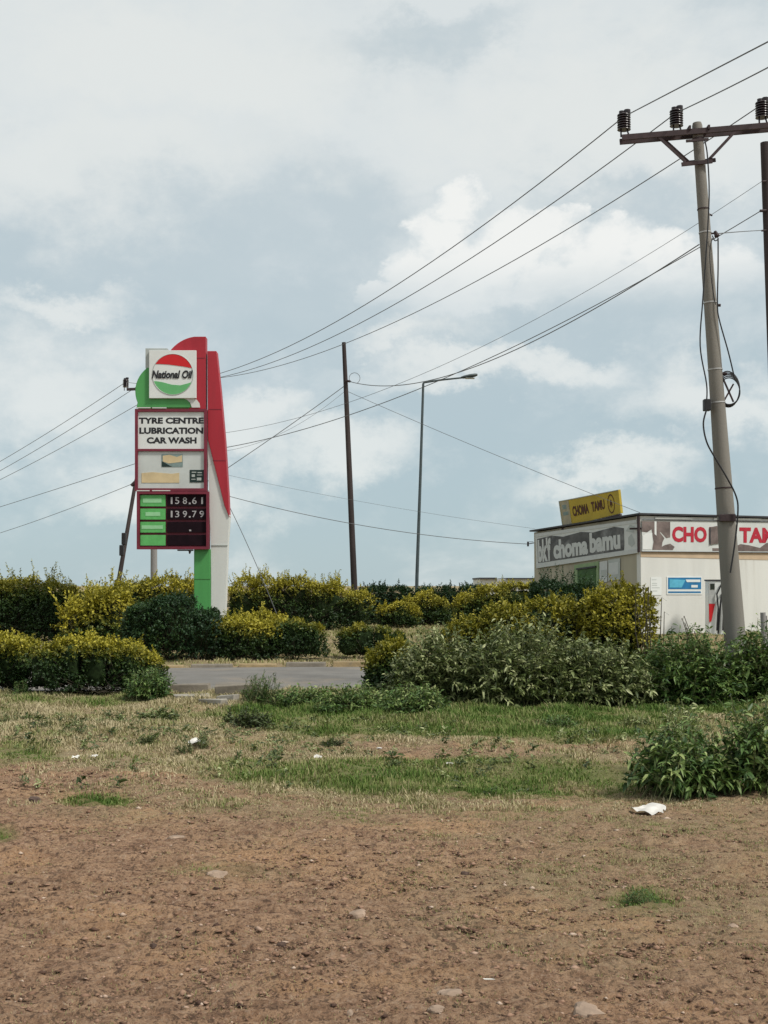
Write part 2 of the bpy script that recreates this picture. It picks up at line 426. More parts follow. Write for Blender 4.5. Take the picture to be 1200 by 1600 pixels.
gx, gy = axis(-9, 10, 0.045, 4000), axis(3.5, 27, 0.055, 4000)
gy = np.concatenate([gy[gy < 4.2], np.arange(4.2, 10.4, 0.026), gy[gy > 10.4]])
XX, YY = np.meshgrid(gx, gy)
ZZ = gz(XX, YY)
mic = np.clip((27 - YY) / 4, 0, 1) * (YY > 2.5) * (np.abs(YY - 22.6 - 0.10 * XX) > 3.0)
rn = RG.normal(0, 1, XX.shape); rs = rn + np.roll(rn, 1, 1) + np.roll(rn, -1, 1) + .6 * (np.roll(rn, 1, 0) + np.roll(rn, -1, 0))
ZZ = ZZ + mic * (0.0055 * rn + 0.0035 * rs)
nx, ny = len(gx), len(gy)
idx = np.arange(nx * ny).reshape(ny, nx)
F4 = np.stack([idx[:-1, :-1], idx[:-1, 1:], idx[1:, 1:], idx[1:, :-1]], -1).reshape(-1, 4)
gm = bpy.data.materials.new('earth_and_grass'); gm.use_nodes = True
n = NT(gm.node_tree); b = gm.node_tree.nodes['Principled BSDF']
co = n.add('ShaderNodeTexCoord').outputs['Object']
ga = n.add('ShaderNodeAttribute', attribute_name='green').outputs['Fac']
sa = n.add('ShaderNodeAttribute', attribute_name='straw').outputs['Fac']
n1 = n.noise(co, 0.9, 8, 0.62); n2 = n.noise(co, 9.0, 10, 0.74); n3 = n.noise(co, 75.0, 8, 0.75)
vo = n.add('ShaderNodeTexVoronoi'); vo.inputs['Scale'].default_value = 42; n.l.new(co, vo.inputs['Vector']); vd = vo.outputs['Distance']; vc = vo.outputs['Color']
n4 = n.noise(co, 26.0, 8, 0.78)
soil = n.mix(n.step(n2, 0.32, 0.68), (0.245, 0.140, 0.086), (0.50, 0.312, 0.192))
soil = n.mix(n.math('MULTIPLY', n.step(n1, 0.47, 0.64), 0.75), soil, (0.52, 0.305, 0.165))
soil = n.mix(n.math('MULTIPLY', n.step(n3, 0.50, 0.66), 0.75), soil, (0.085, 0.055, 0.040))
soil = n.mix(n.math('MULTIPLY', n.step(n3, 0.46, 0.34), 0.6), soil, (0.44, 0.33, 0.25))
soil = n.mix(n.math('MULTIPLY', n.step(vd, 0.25, 0.08), 0.35), soil, (0.42, 0.29, 0.20))
soil = n.mix(n.math('MULTIPLY', n.step(n4, 0.51, 0.59), 0.85), soil, (0.095, 0.058, 0.042))
soil = n.mix(n.math('MULTIPLY', n.step(n4, 0.46, 0.38), 0.6), soil, (0.47, 0.335, 0.24))
strawc = n.mix(n2, (0.20, 0.16, 0.085), (0.37, 0.32, 0.19))
greenc = n.mix(n2, (0.075, 0.115, 0.028), (0.17, 0.20, 0.055))
c = n.mix(n.math('MULTIPLY', sa, n.step(n2, 0.25, 0.6), clamp=True), soil, strawc)
c = n.mix(n.math('MULTIPLY', ga, 0.85), c, greenc)
n.put(b.inputs['Base Color'], c); b.inputs['Roughness'].default_value = 0.95; b.inputs['Specular IOR Level'].default_value = 0.15
bp = n.add('ShaderNodeBump'); bp.inputs['Strength'].default_value = 0.9; bp.inputs['Distance'].default_value = 0.03
n.put(bp.inputs['Height'], n.math('ADD', n.math('ADD', n.math('MULTIPLY', n2, 0.8), n.math('SUBTRACT', n.math('MULTIPLY', n3, 0.5), n.math('MULTIPLY', n4, 1.2))), n.math('MULTIPLY', vd, -0.35))); n.put(b.inputs['Normal'], bp.outputs[0])
g = tri_mesh('ground', np.stack([XX, YY, ZZ], -1).reshape(-1, 3), F4, gm, smooth=True)
tag(g, kind='structure')
gr, st = zones(XX.ravel(), YY.ravel())
for nm, v in (('green', gr), ('straw', st)):
    a = g.data.attributes.new(nm, 'FLOAT', 'POINT'); a.data.foreach_set('value', v.astype(np.float32))

# road
rm = pbr('worn_asphalt', (0.172, 0.163, 0.150), 0.95, var=0.12, scale=1.4, bump=0.5, bscale=40, stain=(0.25, 0.21, 0.165), stain_amt=0.8, spec=.15)
rx = np.linspace(-34, 40, 75); ryy = np.linspace(0, 1, 7)
V = []; Fq = []
for i, x in enumerate(rx):
    y0, y1 = 19.9 + 0.05 * x + 0.06 * math.sin(x * 1.3), 25.35 + 0.10 * x
    for j, t in enumerate(ryy):
        y = y0 + (y1 - y0) * t; V.append((x, y, gzf(x, y) + 0.016 + 0.03 * math.sin(math.pi * t)))
for i in range(len(rx) - 1):
    for j in range(len(ryy) - 1):
        a_ = i * 7 + j; Fq.append((a_, a_ + 7, a_ + 8, a_ + 1))
tag(tri_mesh('road', np.array(V), np.array(Fq), rm, smooth=True), kind='structure')

# kerb stones along the far edge of the road
kk = 0
KL = ['below the dark green hedge', 'below the join of the dark green hedge and the pillar hedge', 'below the hedge under the white pillar', 'below the left side of the rounded hedge', 'below the rounded hedge', 'at the open tan gap', 'below the dome hedge', 'partly behind the yellow green bush']
for i in range(8):
    x0 = -4.7 + i * 0.92; ln = 0.80 + rnd.uniform(-0.05, 0.07); y = 25.55 + 0.10 * x0
    mb = MB(); xs = [x0, x0 + ln]
    h = 0.085 + rnd.uniform(-0.04, 0.02); ty = rnd.uniform(-0.05, 0.05)
    mb.hexa([(xs[0], y - .11, -.1), (xs[1], y - .11 + ln * .10 + ty, -.1), (xs[1], y + .11 + ln * .10, -.1), (xs[0], y + .11, -.1),
             (xs[0] + .015, y - .08, h), (xs[1] - .015, y - .08 + ln * .10 + ty, h + rnd.uniform(-.02, .02)), (xs[1] - .015, y + .10 + ln * .10, h), (xs[0] + .015, y + .10, h)])
    yellow = i % 2 == 0
    o = mb.build('kerb_stone', M['kerbpaint'] if yellow else M['kerbgrey'], bevel=0.02)
    tag(o, ('kerb stone with faded yellow paint ' if yellow else 'bare dirty grey kerb stone ') + KL[i].replace('join of the dark green hedge and the pillar hedge', 'right end of the dark green hedge'),
        'kerb stone', 'painted and bare kerb stones along the far side of the road')


# ------------------------------------------------------------------ foliage
def unit(a): return a / np.maximum(np.linalg.norm(a, axis=-1, keepdims=True), 1e-9)


def leaf_small(Pp, A, N, L, Wd):
    A = unit(A); N = unit(N - A * (A * N).sum(-1, keepdims=True)); Sd = np.cross(A, N)
    L = L[:, None]; Wd = Wd[:, None]
    mid = Pp + A * L * 0.45
    v = np.stack([Pp, mid + Sd * Wd / 2 + N * Wd * .16, Pp + A * L - N * L * .14, mid - Sd * Wd / 2 + N * Wd * .16], 1)
    m = len(Pp); base = (np.arange(m) * 4)[:, None, None]
    f = np.array([[0, 1, 2], [0, 2, 3]])[None] + base
    return v.reshape(-1, 3), f.reshape(-1, 3), 4


def leaf_big(Pp, A, N, L, Wd, droop):
    A = unit(A); N = unit(N - A * (A * N).sum(-1, keepdims=True)); Sd = np.cross(A, N)
    L = L[:, None]; Wd = Wd[:, None]; dz = np.array([[0, 0, -1.0]]) * L * droop[:, None]
    rows = []
    for t, wd in ((0.28, 0.86), (0.62, 0.8)):
        c = Pp + A * L * t + dz * t * t
        rows += [c + Sd * Wd / 2 * wd + N * Wd * .14, c - N * Wd * .04, c - Sd * Wd / 2 * wd + N * Wd * .14]
    tip = Pp + A * L * 0.98 + dz
    v = np.stack([Pp] + rows + [tip], 1); m = len(Pp); base = (np.arange(m) * 8)[:, None, None]
    f = np.array([[0, 1, 2], [0, 2, 3], [1, 4, 5], [1, 5, 2], [2, 5, 6], [2, 6, 3], [4, 7, 5], [5, 7, 6]])[None] + base
    return v.reshape(-1, 3), f.reshape(-1, 3), 8


def join(parts):
    Vs, Fs, Ts, o = [], [], [], 0
    for v, f, t in parts:
        Vs.append(v); Fs.append(f + o); Ts.append(t); o += len(v)
    return np.concatenate(Vs), np.concatenate(Fs), np.concatenate(Ts)


def lumps(p, seed, f=2.2):
    r = np.random.default_rng(seed); v = np.zeros(len(p))
    for k in range(8):
        d = r.normal(size=3); d /= np.linalg.norm(d); ff = f * r.uniform(0.6, 2.6)
        v += np.sin(p @ d * ff + r.uniform(0, 6.28)) / (0.6 + 0.4 * ff / f)
    return v / 4.0


def tubes_np(starts, mids, ends, r0, r1, seg=4, sides=3):
    """many thin curved stems at once"""
    m = len(starts); ts = np.linspace(0, 1, seg)
    pts = np.stack([(1 - t) ** 2 * starts + 2 * t * (1 - t) * mids + t * t * ends for t in ts], 1)
    tang = unit(ends - starts); u = unit(np.cross(tang, np.array([0.31, 0.92, 0.21]))); s_ = np.cross(tang, u)
    V_ = []
    for i, t in enumerate(ts):
        r = (r0 + (r1 - r0) * t)
        r = r[:, None] if isinstance(r, np.ndarray) else r
        for k in range(sides):
            a = 2 * math.pi * k / sides
            V_.append(pts[:, i] + (u * math.cos(a) + s_ * math.sin(a)) * r)
    V_ = np.stack(V_, 1)
    f = []
    for i in range(seg - 1):
        for k in range(sides):
            k2 = (k + 1) % sides; a, b_, c_, d_ = i * sides + k, i * sides + k2, (i + 1) * sides + k2, (i + 1) * sides + k
            f += [[a, b_, c_], [a, c_, d_]]
    f = np.array(f)[None] + (np.arange(m) * seg * sides)[:, None, None]
    return V_.reshape(-1, 3), f.reshape(-1, 3), pts


SHN = [0]


def hedge(name, x0, x1, top, d, label, cat='hedge', mat='golden', depth=None, boxy=0.55, yellow=0.5, dens=1.0, leaf=0.05, shoots=0.5,
          tops=None, base_lift=0.0, group=None, amp=0.10, shoot_len=0.3, sprig=6, ybias=0.0):
    """a clipped or shaggy shrub whose face spans picture columns x0..x1 at distance d; tops: list of (column, row) for its crest"""
    SHN[0] += 1; seed = SHN[0]; r = np.random.default_rng(1000 + seed)
    X0, X1 = P(x0, 900, d).x, P(x1, 900, d).x; Wd = X1 - X0
    tp = tops or [((x0 + x1) / 2, top)]
    tx = np.array([P(t[0], t[1], d).x for t in tp]); tz = np.array([P(t[0], t[1], d).z for t in tp])
    hmean = float(tz.mean()); dep = depth or min(1.3, max(0.7, hmean * 0.9))
    nb = max(1, int(round(Wd / (hmean * 0.62))))
    t = empty(name, (float((X0 + X1) / 2), d, 0), label, cat, group)
    blobs = []
    hw = Wd / nb / 2
    for i in range(nb):
        cx = X0 + hw * (2 * i + 1) + r.uniform(-.12, .12) * hw * (nb > 1)
        h = float(np.interp(cx, tx, tz)) * r.uniform(0.97, 1.005)
        rxx = hw * (1.42 if nb > 1 else 1.0)
        if i == 0: cx += (rxx - hw)
        if i == nb - 1 and nb > 1: cx -= (rxx - hw)
        blobs.append((cx, d + dep / 2 + r.uniform(-.08, .08) * dep, h * 0.5, rxx, dep / 2 * r.uniform(.92, 1.1), h * 0.5))
    # sample sprig anchors on the union of super-ellipsoids
    parts = []; anch = []; nrm = []
    area = (Wd * hmean + Wd * dep + 2 * hmean * dep)
    ns = int(area * dens * 2.3 / (sprig * leaf * leaf * 0.42) / 1.0)
    ns = min(ns, 26000)
    per = int(ns * 2.8 / nb) + 20
    for i, (cx, cy, cz, a, b_, h) in enumerate(blobs):
        u = r.uniform(-1, 1, (per, 3)); ar = np.array([b_ * h, a * h * 1.15, a * b_ * 1.1]); fi = r.choice(3, per, p=ar / ar.sum())
        sg_ = np.where(r.uniform(size=per) < .5, -1.0, 1.0); sg_[(fi == 2) & (r.uniform(size=per) < .85)] = 1; sg_[(fi == 1) & (r.uniform(size=per) < .45)] = -1
        u[np.arange(per), fi] = sg_
        k = 1 / (np.abs(u) ** (2 / boxy)).sum(-1, keepdims=True) ** (boxy / 2)
        q = u * k
        sh = 1 - np.abs(r.normal(0, 0.075, per)) ** 1.0
        p = np.array([cx, cy, cz]) + q * np.array([a, b_, h]) * sh[:, None]
        nn = unit(np.sign(q) * np.abs(q) ** (2 / boxy - 1) / np.array([a, b_, h]))
        p = p + nn * (lumps(p, seed, 2.6) * amp * 1.15 + lumps(p, seed + 50, 7) * amp * 0.75 + lumps(p, seed + 60, 17) * amp * .35)[:, None]
        keep = np.ones(per, bool)
        for j, (cx2, cy2, cz2, a2, b2, h2) in enumerate(blobs):
            if j == i: continue
            e = np.abs((p - np.array([cx2, cy2, cz2])) / np.array([a2, b2, h2])) ** (2 / boxy)
            keep &= e.sum(-1) ** (boxy / 2) > 0.86
        keep &= (p[:, 2] > 0.02)
        anch.append(p[keep]); nrm.append(nn[keep])
    anch = np.concatenate(anch); nrm = np.concatenate(nrm)
    sel = r.permutation(len(anch))[:ns]; anch = anch[sel]; nrm = nrm[sel]
    # gaps: thin out where a patchy noise is low
    gap = lumps(anch, seed + 9, 5.0)
    keep = gap > -0.7; anch = anch[keep]; nrm = nrm[keep]; m = len(anch)
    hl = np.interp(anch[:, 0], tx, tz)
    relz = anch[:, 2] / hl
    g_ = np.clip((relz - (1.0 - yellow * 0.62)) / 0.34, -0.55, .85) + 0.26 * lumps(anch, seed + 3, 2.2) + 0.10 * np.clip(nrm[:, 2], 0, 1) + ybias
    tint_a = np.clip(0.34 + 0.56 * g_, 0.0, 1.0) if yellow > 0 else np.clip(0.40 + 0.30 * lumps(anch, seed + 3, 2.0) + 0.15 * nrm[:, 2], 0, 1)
    ax = unit(nrm * 0.9 + np.array([0, 0, 0.55]) + r.normal(0, 0.5, (m, 3)))
    # leaves of each sprig
    rep = np.repeat(np.arange(m), sprig); tt = np.tile(np.linspace(0.05, 1, sprig), m)
    sl = leaf * 1.7 * r.uniform(0.7, 1.4, m)
    pos = anch[rep] + ax[rep] * (tt * sl[rep])[:, None] - nrm[rep] * leaf * 0.8
    rv = unit(r.normal(size=(len(rep), 3)))
    la = unit(ax[rep] * 0.75 + rv * 0.95)
    ln = unit(np.array([0, 0, 0.8]) + nrm[rep] * 0.5 + r.normal(0, 0.6, (len(rep), 3)))
    L = leaf * r.uniform(0.75, 1.35, len(rep)); Wl = L * r.uniform(0.5, 0.7, len(rep))
    v, f, q = leaf_small(pos, la, ln, L, Wl)
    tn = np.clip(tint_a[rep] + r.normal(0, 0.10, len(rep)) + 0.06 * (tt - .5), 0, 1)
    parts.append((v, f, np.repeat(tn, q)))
    # upright shoots that stick out of the crest
    nsht = int(Wd * shoots * 26)
    if nsht:
        top_i = np.where((nrm[:, 2] > 0.35) & (relz > 0.8))[0]
        if len(top_i):
            ch = r.choice(top_i, nsht); s0 = anch[ch]
            dirn = unit(np.stack([r.normal(0, .38, nsht), r.normal(0, .3, nsht), np.ones(nsht)], 1))
            sln = shoot_len * r.uniform(0.25, 1.0, nsht) ** 1.6
            e_ = s0 + dirn * sln[:, None]
            nl = 18; rp = np.repeat(np.arange(nsht), nl); tt = np.tile(np.linspace(.0, 1, nl), nsht)
            pos = s0[rp] + (e_ - s0)[rp] * tt[:, None]
            la = unit(dirn[rp] * 0.8 + unit(r.normal(size=(len(rp), 3))) * 0.9)
            L = leaf * r.uniform(.9, 1.5, len(rp)) * (1.15 - 0.45 * tt)
            v, f, q = leaf_small(pos, la, unit(r.normal(size=(len(rp), 3)) + [0, 0, .6]), L, L * .5)
            ti = np.clip(tint_a[ch][rp] + r.normal(0, .09, len(rp)) + (0.05 if yellow > 0 else 0), 0, 1)
            parts.append((v, f, np.repeat(ti, q)))
            v, f, _ = tubes_np(s0, (s0 + e_) / 2, e_, 0.004, 0.002, 3)
            parts.append((v, f, np.full(len(v), 0.45)))
    V_, F_, T_ = join(parts)
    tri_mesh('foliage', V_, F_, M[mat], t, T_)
    # a tangle of twigs plus an added opaque dark core that blocks see-through
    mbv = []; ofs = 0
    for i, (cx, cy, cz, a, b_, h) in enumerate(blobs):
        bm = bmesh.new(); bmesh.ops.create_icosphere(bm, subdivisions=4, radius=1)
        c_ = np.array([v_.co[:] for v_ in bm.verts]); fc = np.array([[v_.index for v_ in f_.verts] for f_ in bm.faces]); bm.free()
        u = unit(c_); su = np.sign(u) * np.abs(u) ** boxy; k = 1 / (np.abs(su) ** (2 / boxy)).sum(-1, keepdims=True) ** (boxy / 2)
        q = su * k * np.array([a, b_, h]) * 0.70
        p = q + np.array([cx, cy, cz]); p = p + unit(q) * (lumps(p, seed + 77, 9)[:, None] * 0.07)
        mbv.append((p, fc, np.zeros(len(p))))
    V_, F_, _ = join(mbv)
    nt = int(area * 55)
    s0 = np.stack([r.uniform(X0 + .2 * hw, X1 - .2 * hw, nt), d + dep / 2 + r.uniform(-.3, .3, nt) * dep, np.full(nt, 0.0)], 1)
    ei = r.integers(0, m, nt); e_ = anch[ei]; s0 = s0 * 0.4 + e_ * 0.6; s0[:, 2] = e_[:, 2] * r.uniform(0.1, .6, nt)
    v, f, _ = tubes_np(s0, s0 * .5 + e_ * .5 + r.normal(0, .04, (nt, 3)), e_, 0.008, 0.003, 4)
    tri_mesh('opaque_core', V_, F_, M['inner'], t)
    tri_mesh('branches', v, f, M['twig'], t)
    return t


def weed(name, px, d, hw_px, top, label, cat='bush', mat='weedleaf', nst=90, nl=22, leaf=0.09, depth=0.6, droop=0.35, group=None, lean=0.0,
         lw=0.36, base_spread=0.3, lo=0.25, tints=(0.2, 0.8), core=True, y_off=0.0, stemmat='stem', stems_r=0.005):
    """leafy many-stemmed bush: arching stems with leaves along them"""
    SHN[0] += 1; seed = SHN[0]; r = np.random.default_rng(3000 + seed)
    cx = P(px, 900, d).x; a = hw_px / 2000 * d; h = P(px, top, d).z; z0 = gzf(cx, d)
    t = empty(name, (cx, d, z0), label, cat, group)
    u = unit(r.normal(size=(nst, 3))); u[:, 2] = np.abs(u[:, 2]) ** 0.7; u = unit(u)
    rad = r.uniform(0.62, 1.0, nst)[:, None] ** 0.6
    lump = 1 + 0.16 * lumps(u * 2, seed, 2.0)[:, None]
    e_ = u * np.array([a, depth, h]) * rad * lump; e_[:, 0] += lean * a * u[:, 2]
    s0 = np.stack([r.normal(0, a * base_spread, nst), r.normal(0, depth * base_spread, nst), np.full(nst, -0.03)], 1)
    s0[:, 0] = np.clip(s0[:, 0] + e_[:, 0] * 0.35, -a * .85, a * .85)
    off = np.array([cx, d + y_off, z0]); s0 = s0 + off; e_ = e_ + off
    mid = (s0 + e_) / 2; mid[:, 2] += h * 0.22 * (1 - u[:, 2])
    v, f, _ = tubes_np(s0, mid, e_, stems_r, stems_r * .4, 6, 4)
    tri_mesh('stems', v, f, M[stemmat], t, smooth=True)
    tt = r.uniform(lo, 1.03, nst * nl); rp = np.repeat(np.arange(nst), nl); T1 = tt[:, None]
    pos = (1 - T1) ** 2 * s0[rp] + 2 * T1 * (1 - T1) * mid[rp] + T1 * T1 * e_[rp]
    sdir = unit(2 * (1 - T1) * (mid - s0)[rp] + 2 * T1 * (e_ - mid)[rp])
    rv = unit(r.normal(size=(len(rp), 3)) * [1, 1, .5])
    la = unit(sdir * 0.55 + rv * 1.0 + np.array([0, 0, .1]))
    ln = unit(np.array([0, 0, 1.0]) + r.normal(0, .42, (len(rp), 3)))
    L = leaf * r.uniform(.6, 1.25, len(rp)) * (1.05 - .3 * np.clip(tt, 0, 1) ** 3); Wl = L * lw * r.uniform(.8, 1.2, len(rp))
    v, f, q = leaf_big(pos, la, ln, L, Wl, droop * r.uniform(.3, 1.6, len(rp)))
    ti = tints[0] + (tints[1] - tints[0]) * np.clip(0.5 + 0.28 * r.normal(size=nst)[rp] + .18 * r.normal(size=len(rp)) + .2 * (tt - .6), 0, 1)
    tri_mesh('foliage', v, f, M[mat], t, np.repeat(ti, q))
    return t


HG = 'clipped golden hedges between the road and the price sign'
hedge('hedge', -70, 128, 905, 35, 'tall shaggy hedge with golden top at the left edge behind the low near hedge', tops=[(-70, 905), (60, 902), (128, 922)],
      yellow=0.50, leaf=0.065, shoots=0.8, shoot_len=.75, group=HG)
hedge('hedge', 100, 192, 935, 31, 'bright yellow spiky bush between the shaggy left hedge and the dark green hedge', cat='bush', tops=[(100, 965), (125, 940), (170, 930), (192, 950)],
      yellow=1.0, leaf=0.085, shoots=3.4, shoot_len=.75, boxy=.9, amp=.2, ybias=.12)
hedge('hedge', 120, 318, 912, 37, 'golden topped hedge around the grey far pole, behind the dark green hedge', tops=[(120, 925), (190, 914), (260, 902), (318, 922)],
      yellow=0.8, leaf=0.07, shoots=0.9, shoot_len=.55, group=HG)
hedge('hedge', 188, 345, 950, 27.2, 'dark green hedge at the left foot of the price sign pillar', tops=[(188, 960), (215, 935), (265, 928), (312, 948), (345, 990)],
      mat='darkleaf', yellow=0.0, leaf=0.055, shoots=0.6, shoot_len=.3, amp=.13, group=HG)
hedge('hedge', 318, 425, 975, 27.4, 'green and yellow hedge directly below the white pillar of the price sign', tops=[(318, 980), (350, 968), (425, 985)],
      yellow=0.62, leaf=0.055, shoots=1.0, shoot_len=.28, group=HG, depth=1.0)
hedge('hedge', 345, 485, 962, 30.5, 'yellow hedge rising behind the two rounded hedges right of the pillar', tops=[(345, 972), (390, 957), (450, 965), (485, 985)],
      yellow=0.95, leaf=0.06, shoots=1.1, shoot_len=.35, group=HG)
hedge('hedge', 412, 505, 968, 27.6, 'rounded clipped green hedge at the right end of the row by the road', tops=[(412, 975), (450, 966), (490, 975), (505, 990)],
      yellow=0.38, leaf=0.05, shoots=0.3, shoot_len=.15, boxy=.7, group=HG)
hedge('hedge', 350, 576, 905, 46, 'long golden topped hedge between the white pillar and the bare wooden pole', tops=[(350, 918), (400, 908), (465, 903), (520, 915), (576, 932)],
      yellow=0.68, leaf=0.075, shoots=1.3, shoot_len=.6, amp=.22, group=HG)
hedge('hedge', 560, 765, 917, 52, 'dark flat topped hedge at the foot of the street lamp', tops=[(560, 919), (765, 916)], mat='darkleaf', yellow=0.0,
      leaf=0.08, shoots=.6, shoot_len=.35, boxy=.4, group=HG)
hedge('hedge', 590, 655, 935, 48, 'small yellow green bush in front of the dark flat topped hedge', cat='bush', tops=[(590, 952), (625, 937), (655, 955)], yellow=.85,
      leaf=0.075, shoots=.6, boxy=.8)
hedge('hedge', 628, 700, 924, 50, 'small yellow tufted bush below the street lamp', cat='bush', tops=[(628, 940), (660, 922), (700, 940)], yellow=.8, leaf=0.075, shoots=.6, boxy=.8)
hedge('hedge', 526, 640, 978, 28.4, 'round clipped dome hedge standing alone on the tan grass', tops=[(526, 990), (580, 974), (640, 988)], yellow=.45, leaf=0.052,
      shoots=.3, shoot_len=.15, boxy=.75, group=HG)
hedge('hedge', 705, 850, 915, 40, 'golden hedge in front of the small low building', tops=[(705, 940), (760, 920), (850, 908)], yellow=.62, leaf=0.065, shoots=.8, shoot_len=.4)
hedge('hedge', 826, 945, 905, 38, 'dark green spiky hedge under the green window of the shop', tops=[(826, 920), (880, 908), (945, 920)], mat='darkleaf', yellow=0,
      leaf=0.07, shoots=1.3, shoot_len=.75)
hedge('hedge', 690, 930, 945, 19.2, 'broad golden bush behind the grey green leafy bush', cat='bush', tops=[(690, 990), (760, 955), (850, 930), (930, 950)], yellow=.95, leaf=0.05,
      shoots=1.6, shoot_len=.22, boxy=.75, amp=.09, depth=.9)
hedge('hedge', 905, 1028, 930, 18.9, 'tall yellow bush in front of the corner of the shop', cat='bush', tops=[(905, 955), (960, 914), (1000, 938), (1028, 985)], yellow=1.0, leaf=0.05,
      shoots=2.4, shoot_len=.28, boxy=.85, amp=.1, depth=.9)
hedge('hedge', 566, 650, 1000, 18.3, 'yellow green bush at the left end of the grey green leafy bush', cat='bush', tops=[(566, 1040), (610, 1002), (650, 998)], yellow=.8, leaf=0.05,
      shoots=1.4, shoot_len=.2, boxy=.85, depth=.7, amp=.08)
hedge('hedge', -60, 48, 1000, 18.9, 'low near hedge cut off by the left edge of the picture', tops=[(-60, 998), (20, 1000), (48, 1008)], yellow=.6, leaf=0.042, shoots=1.5,
      shoot_len=.2, amp=.13, depth=.9)
hedge('hedge', 38, 248, 1005, 18.6, 'low near hedge with bright yellow rim and dark sides left of the road', tops=[(38, 1012), (90, 1000), (150, 1002), (200, 1012), (248, 1038)],
      yellow=.50, leaf=0.042, shoots=1.8, shoot_len=.2, amp=.14, depth=.9, ybias=.03)

# leafy weeds and wild bushes
WG = 'wild leafy bushes and weeds on the near verge'
for (px, d, hw, top, nst, lab) in [
    (680, 17.3, 100, 975, 380, 'left part of the big grey green leafy thicket, next to the yellow green bush'),
    (800, 17.0, 115, 968, 460, 'middle part of the big grey green leafy thicket, below the golden bush'),
    (925, 17.2, 115, 985, 430, 'right part of the big grey green leafy thicket, below the tall yellow bush'),
]:
    weed('leafy_bush', px, d, hw, top, lab, nst=int(nst * 1.15), nl=26, leaf=0.108, depth=0.75, group=WG, tints=(.1, 1.0), stems_r=.006)
for (px, d, hw, top, nst, lab) in [
    (1085, 17.3, 92, 962, 330, 'green leafy bush at the foot of the concrete pole'),
    (1030, 17.7, 42, 984, 130, 'small green bush between the grey green thicket and the concrete pole'),
    (1195, 17.5, 84, 966, 330, 'green leafy bush at the right edge of the picture behind the bare soil')]:
    weed('leafy_bush', px, d, hw, top, lab, mat='freshleaf', nst=nst, nl=26, leaf=0.11, depth=0.7, group=WG, tints=(.05, .85), stems_r=.006)
weed('leafy_bush', 1060, 10.0, 100, 1108, 'broad leafed bush near the big white paper scrap, low left half', mat='freshleaf', nst=165, nl=17, leaf=0.098, depth=.42, group=WG, lw=.33,
     tints=(.05, 1.0), droop=.5, stems_r=.0045)
weed('leafy_bush', 1172, 10.05, 78, 1078, 'broad leafed bush near the big white paper scrap, taller right half', mat='freshleaf', nst=150, nl=17, leaf=0.10, depth=.42, group=WG, lw=.33,
     tints=(.05, 1.0), droop=.5, stems_r=.0045)
weed('leafy_bush', 1062, 10.9, 58, 1080, 'pale leafed weed sprig rising behind the broad leafed bush', mat='weedleaf', nst=85, nl=16, leaf=0.085, depth=.25, group=WG, lw=.34, tints=(.3, 1), droop=.5)
weed('low_weeds', 232, 17.9, 42, 1035, 'green weeds climbing the right end of the low near hedge', cat='weeds', mat='freshleaf', nst=120, nl=20, leaf=.075, depth=.4, group=WG, tints=(.1, .8))
weed('low_weeds', 250, 15.6, 42, 1098, 'broad leafed low weeds above the white scrap on the dry grass', cat='weeds', mat='weedleaf', nst=45, nl=13, leaf=.085, depth=.3, group=WG, tints=(.1, .9))
for (px, d, hw, top, nst, lab) in [
    (480, 17.2, 60, 1066, 130, 'low bright green weeds right of the grassy tuft by the road'),
    (560, 16.4, 74, 1060, 170, 'middle clump of the low bright green weeds in front of the road'),
    (645, 15.9, 62, 1068, 150, 'low bright green weeds below the yellow green bush')]:
    weed('low_weeds', px, d, hw, top, lab, cat='weeds', mat='freshleaf', nst=nst, nl=18, leaf=.075, depth=.45, group=WG, tints=(.15, 1.0))
weed('grass_tuft', 408, 17.4, 40, 1046, 'upright feathery grassy tuft at the near edge of the road', cat='tuft', mat='freshleaf', nst=120, nl=14, leaf=.075, depth=.3, group=WG, lw=.14,
     tints=(.0, .6), droop=.1, base_spread=.4)
weed('low_weeds', 398, 14.6, 38, 1104, 'dark wilted weed clump below the grassy tuft', cat='weeds', mat='weedleaf', nst=90, nl=13, leaf=.06, depth=.25, group=WG, tints=(.0, .35), stemmat='twig')
weed('low_weeds', 362, 14.9, 14, 1098, 'small dark weed beside the wilted weed clump', cat='weeds', mat='weedleaf', nst=22, nl=12, leaf=.055, depth=.12, group=WG, tints=(.0, .4), stemmat='twig')
weed('low_weeds', 37, 18.6, 15, 1056, 'small round green weed in front of the left hedge', cat='weeds', mat='freshleaf', nst=50, nl=14, leaf=.05, depth=.16, group=WG, tints=(.1, .6))
weed('low_weeds', 868, 14.4, 42, 1117, 'low green weed on the green grass strip', cat='weeds', mat='freshleaf', nst=60, nl=13, leaf=.055, depth=.25, group=WG, tints=(.1, .7))
weed('low_weeds', 990, 14.6, 30, 1118, 'small pale weeds left of the broad leafed bush', cat='weeds', mat='weedleaf', nst=30, nl=13, leaf=.055, depth=.2, group=WG, tints=(.2, .9))
weed('low_weeds', 520, 13.2, 22, 1146, 'brown dried tuft on the straw coloured grass', cat='weeds', mat='weedleaf', nst=50, nl=10, leaf=.04, depth=.12, group=WG, tints=(0, .25), lw=.2, stemmat='twig')
weed('low_weeds', 618, 11.5, 20, 1181, 'tiny dark tuft in the bright green grass band', cat='weeds', mat='freshleaf', nst=34, nl=9, leaf=.035, depth=.1, group=WG, tints=(0, .3), lw=.25)
weed('low_weeds', 995, 6.62, 34, 1379, 'small green tuft alone on the bare soil at the right', cat='weeds', mat='freshleaf', nst=50, nl=9, leaf=.026, depth=.09, group=WG, tints=(0, .6), lw=.25, stems_r=.0015)
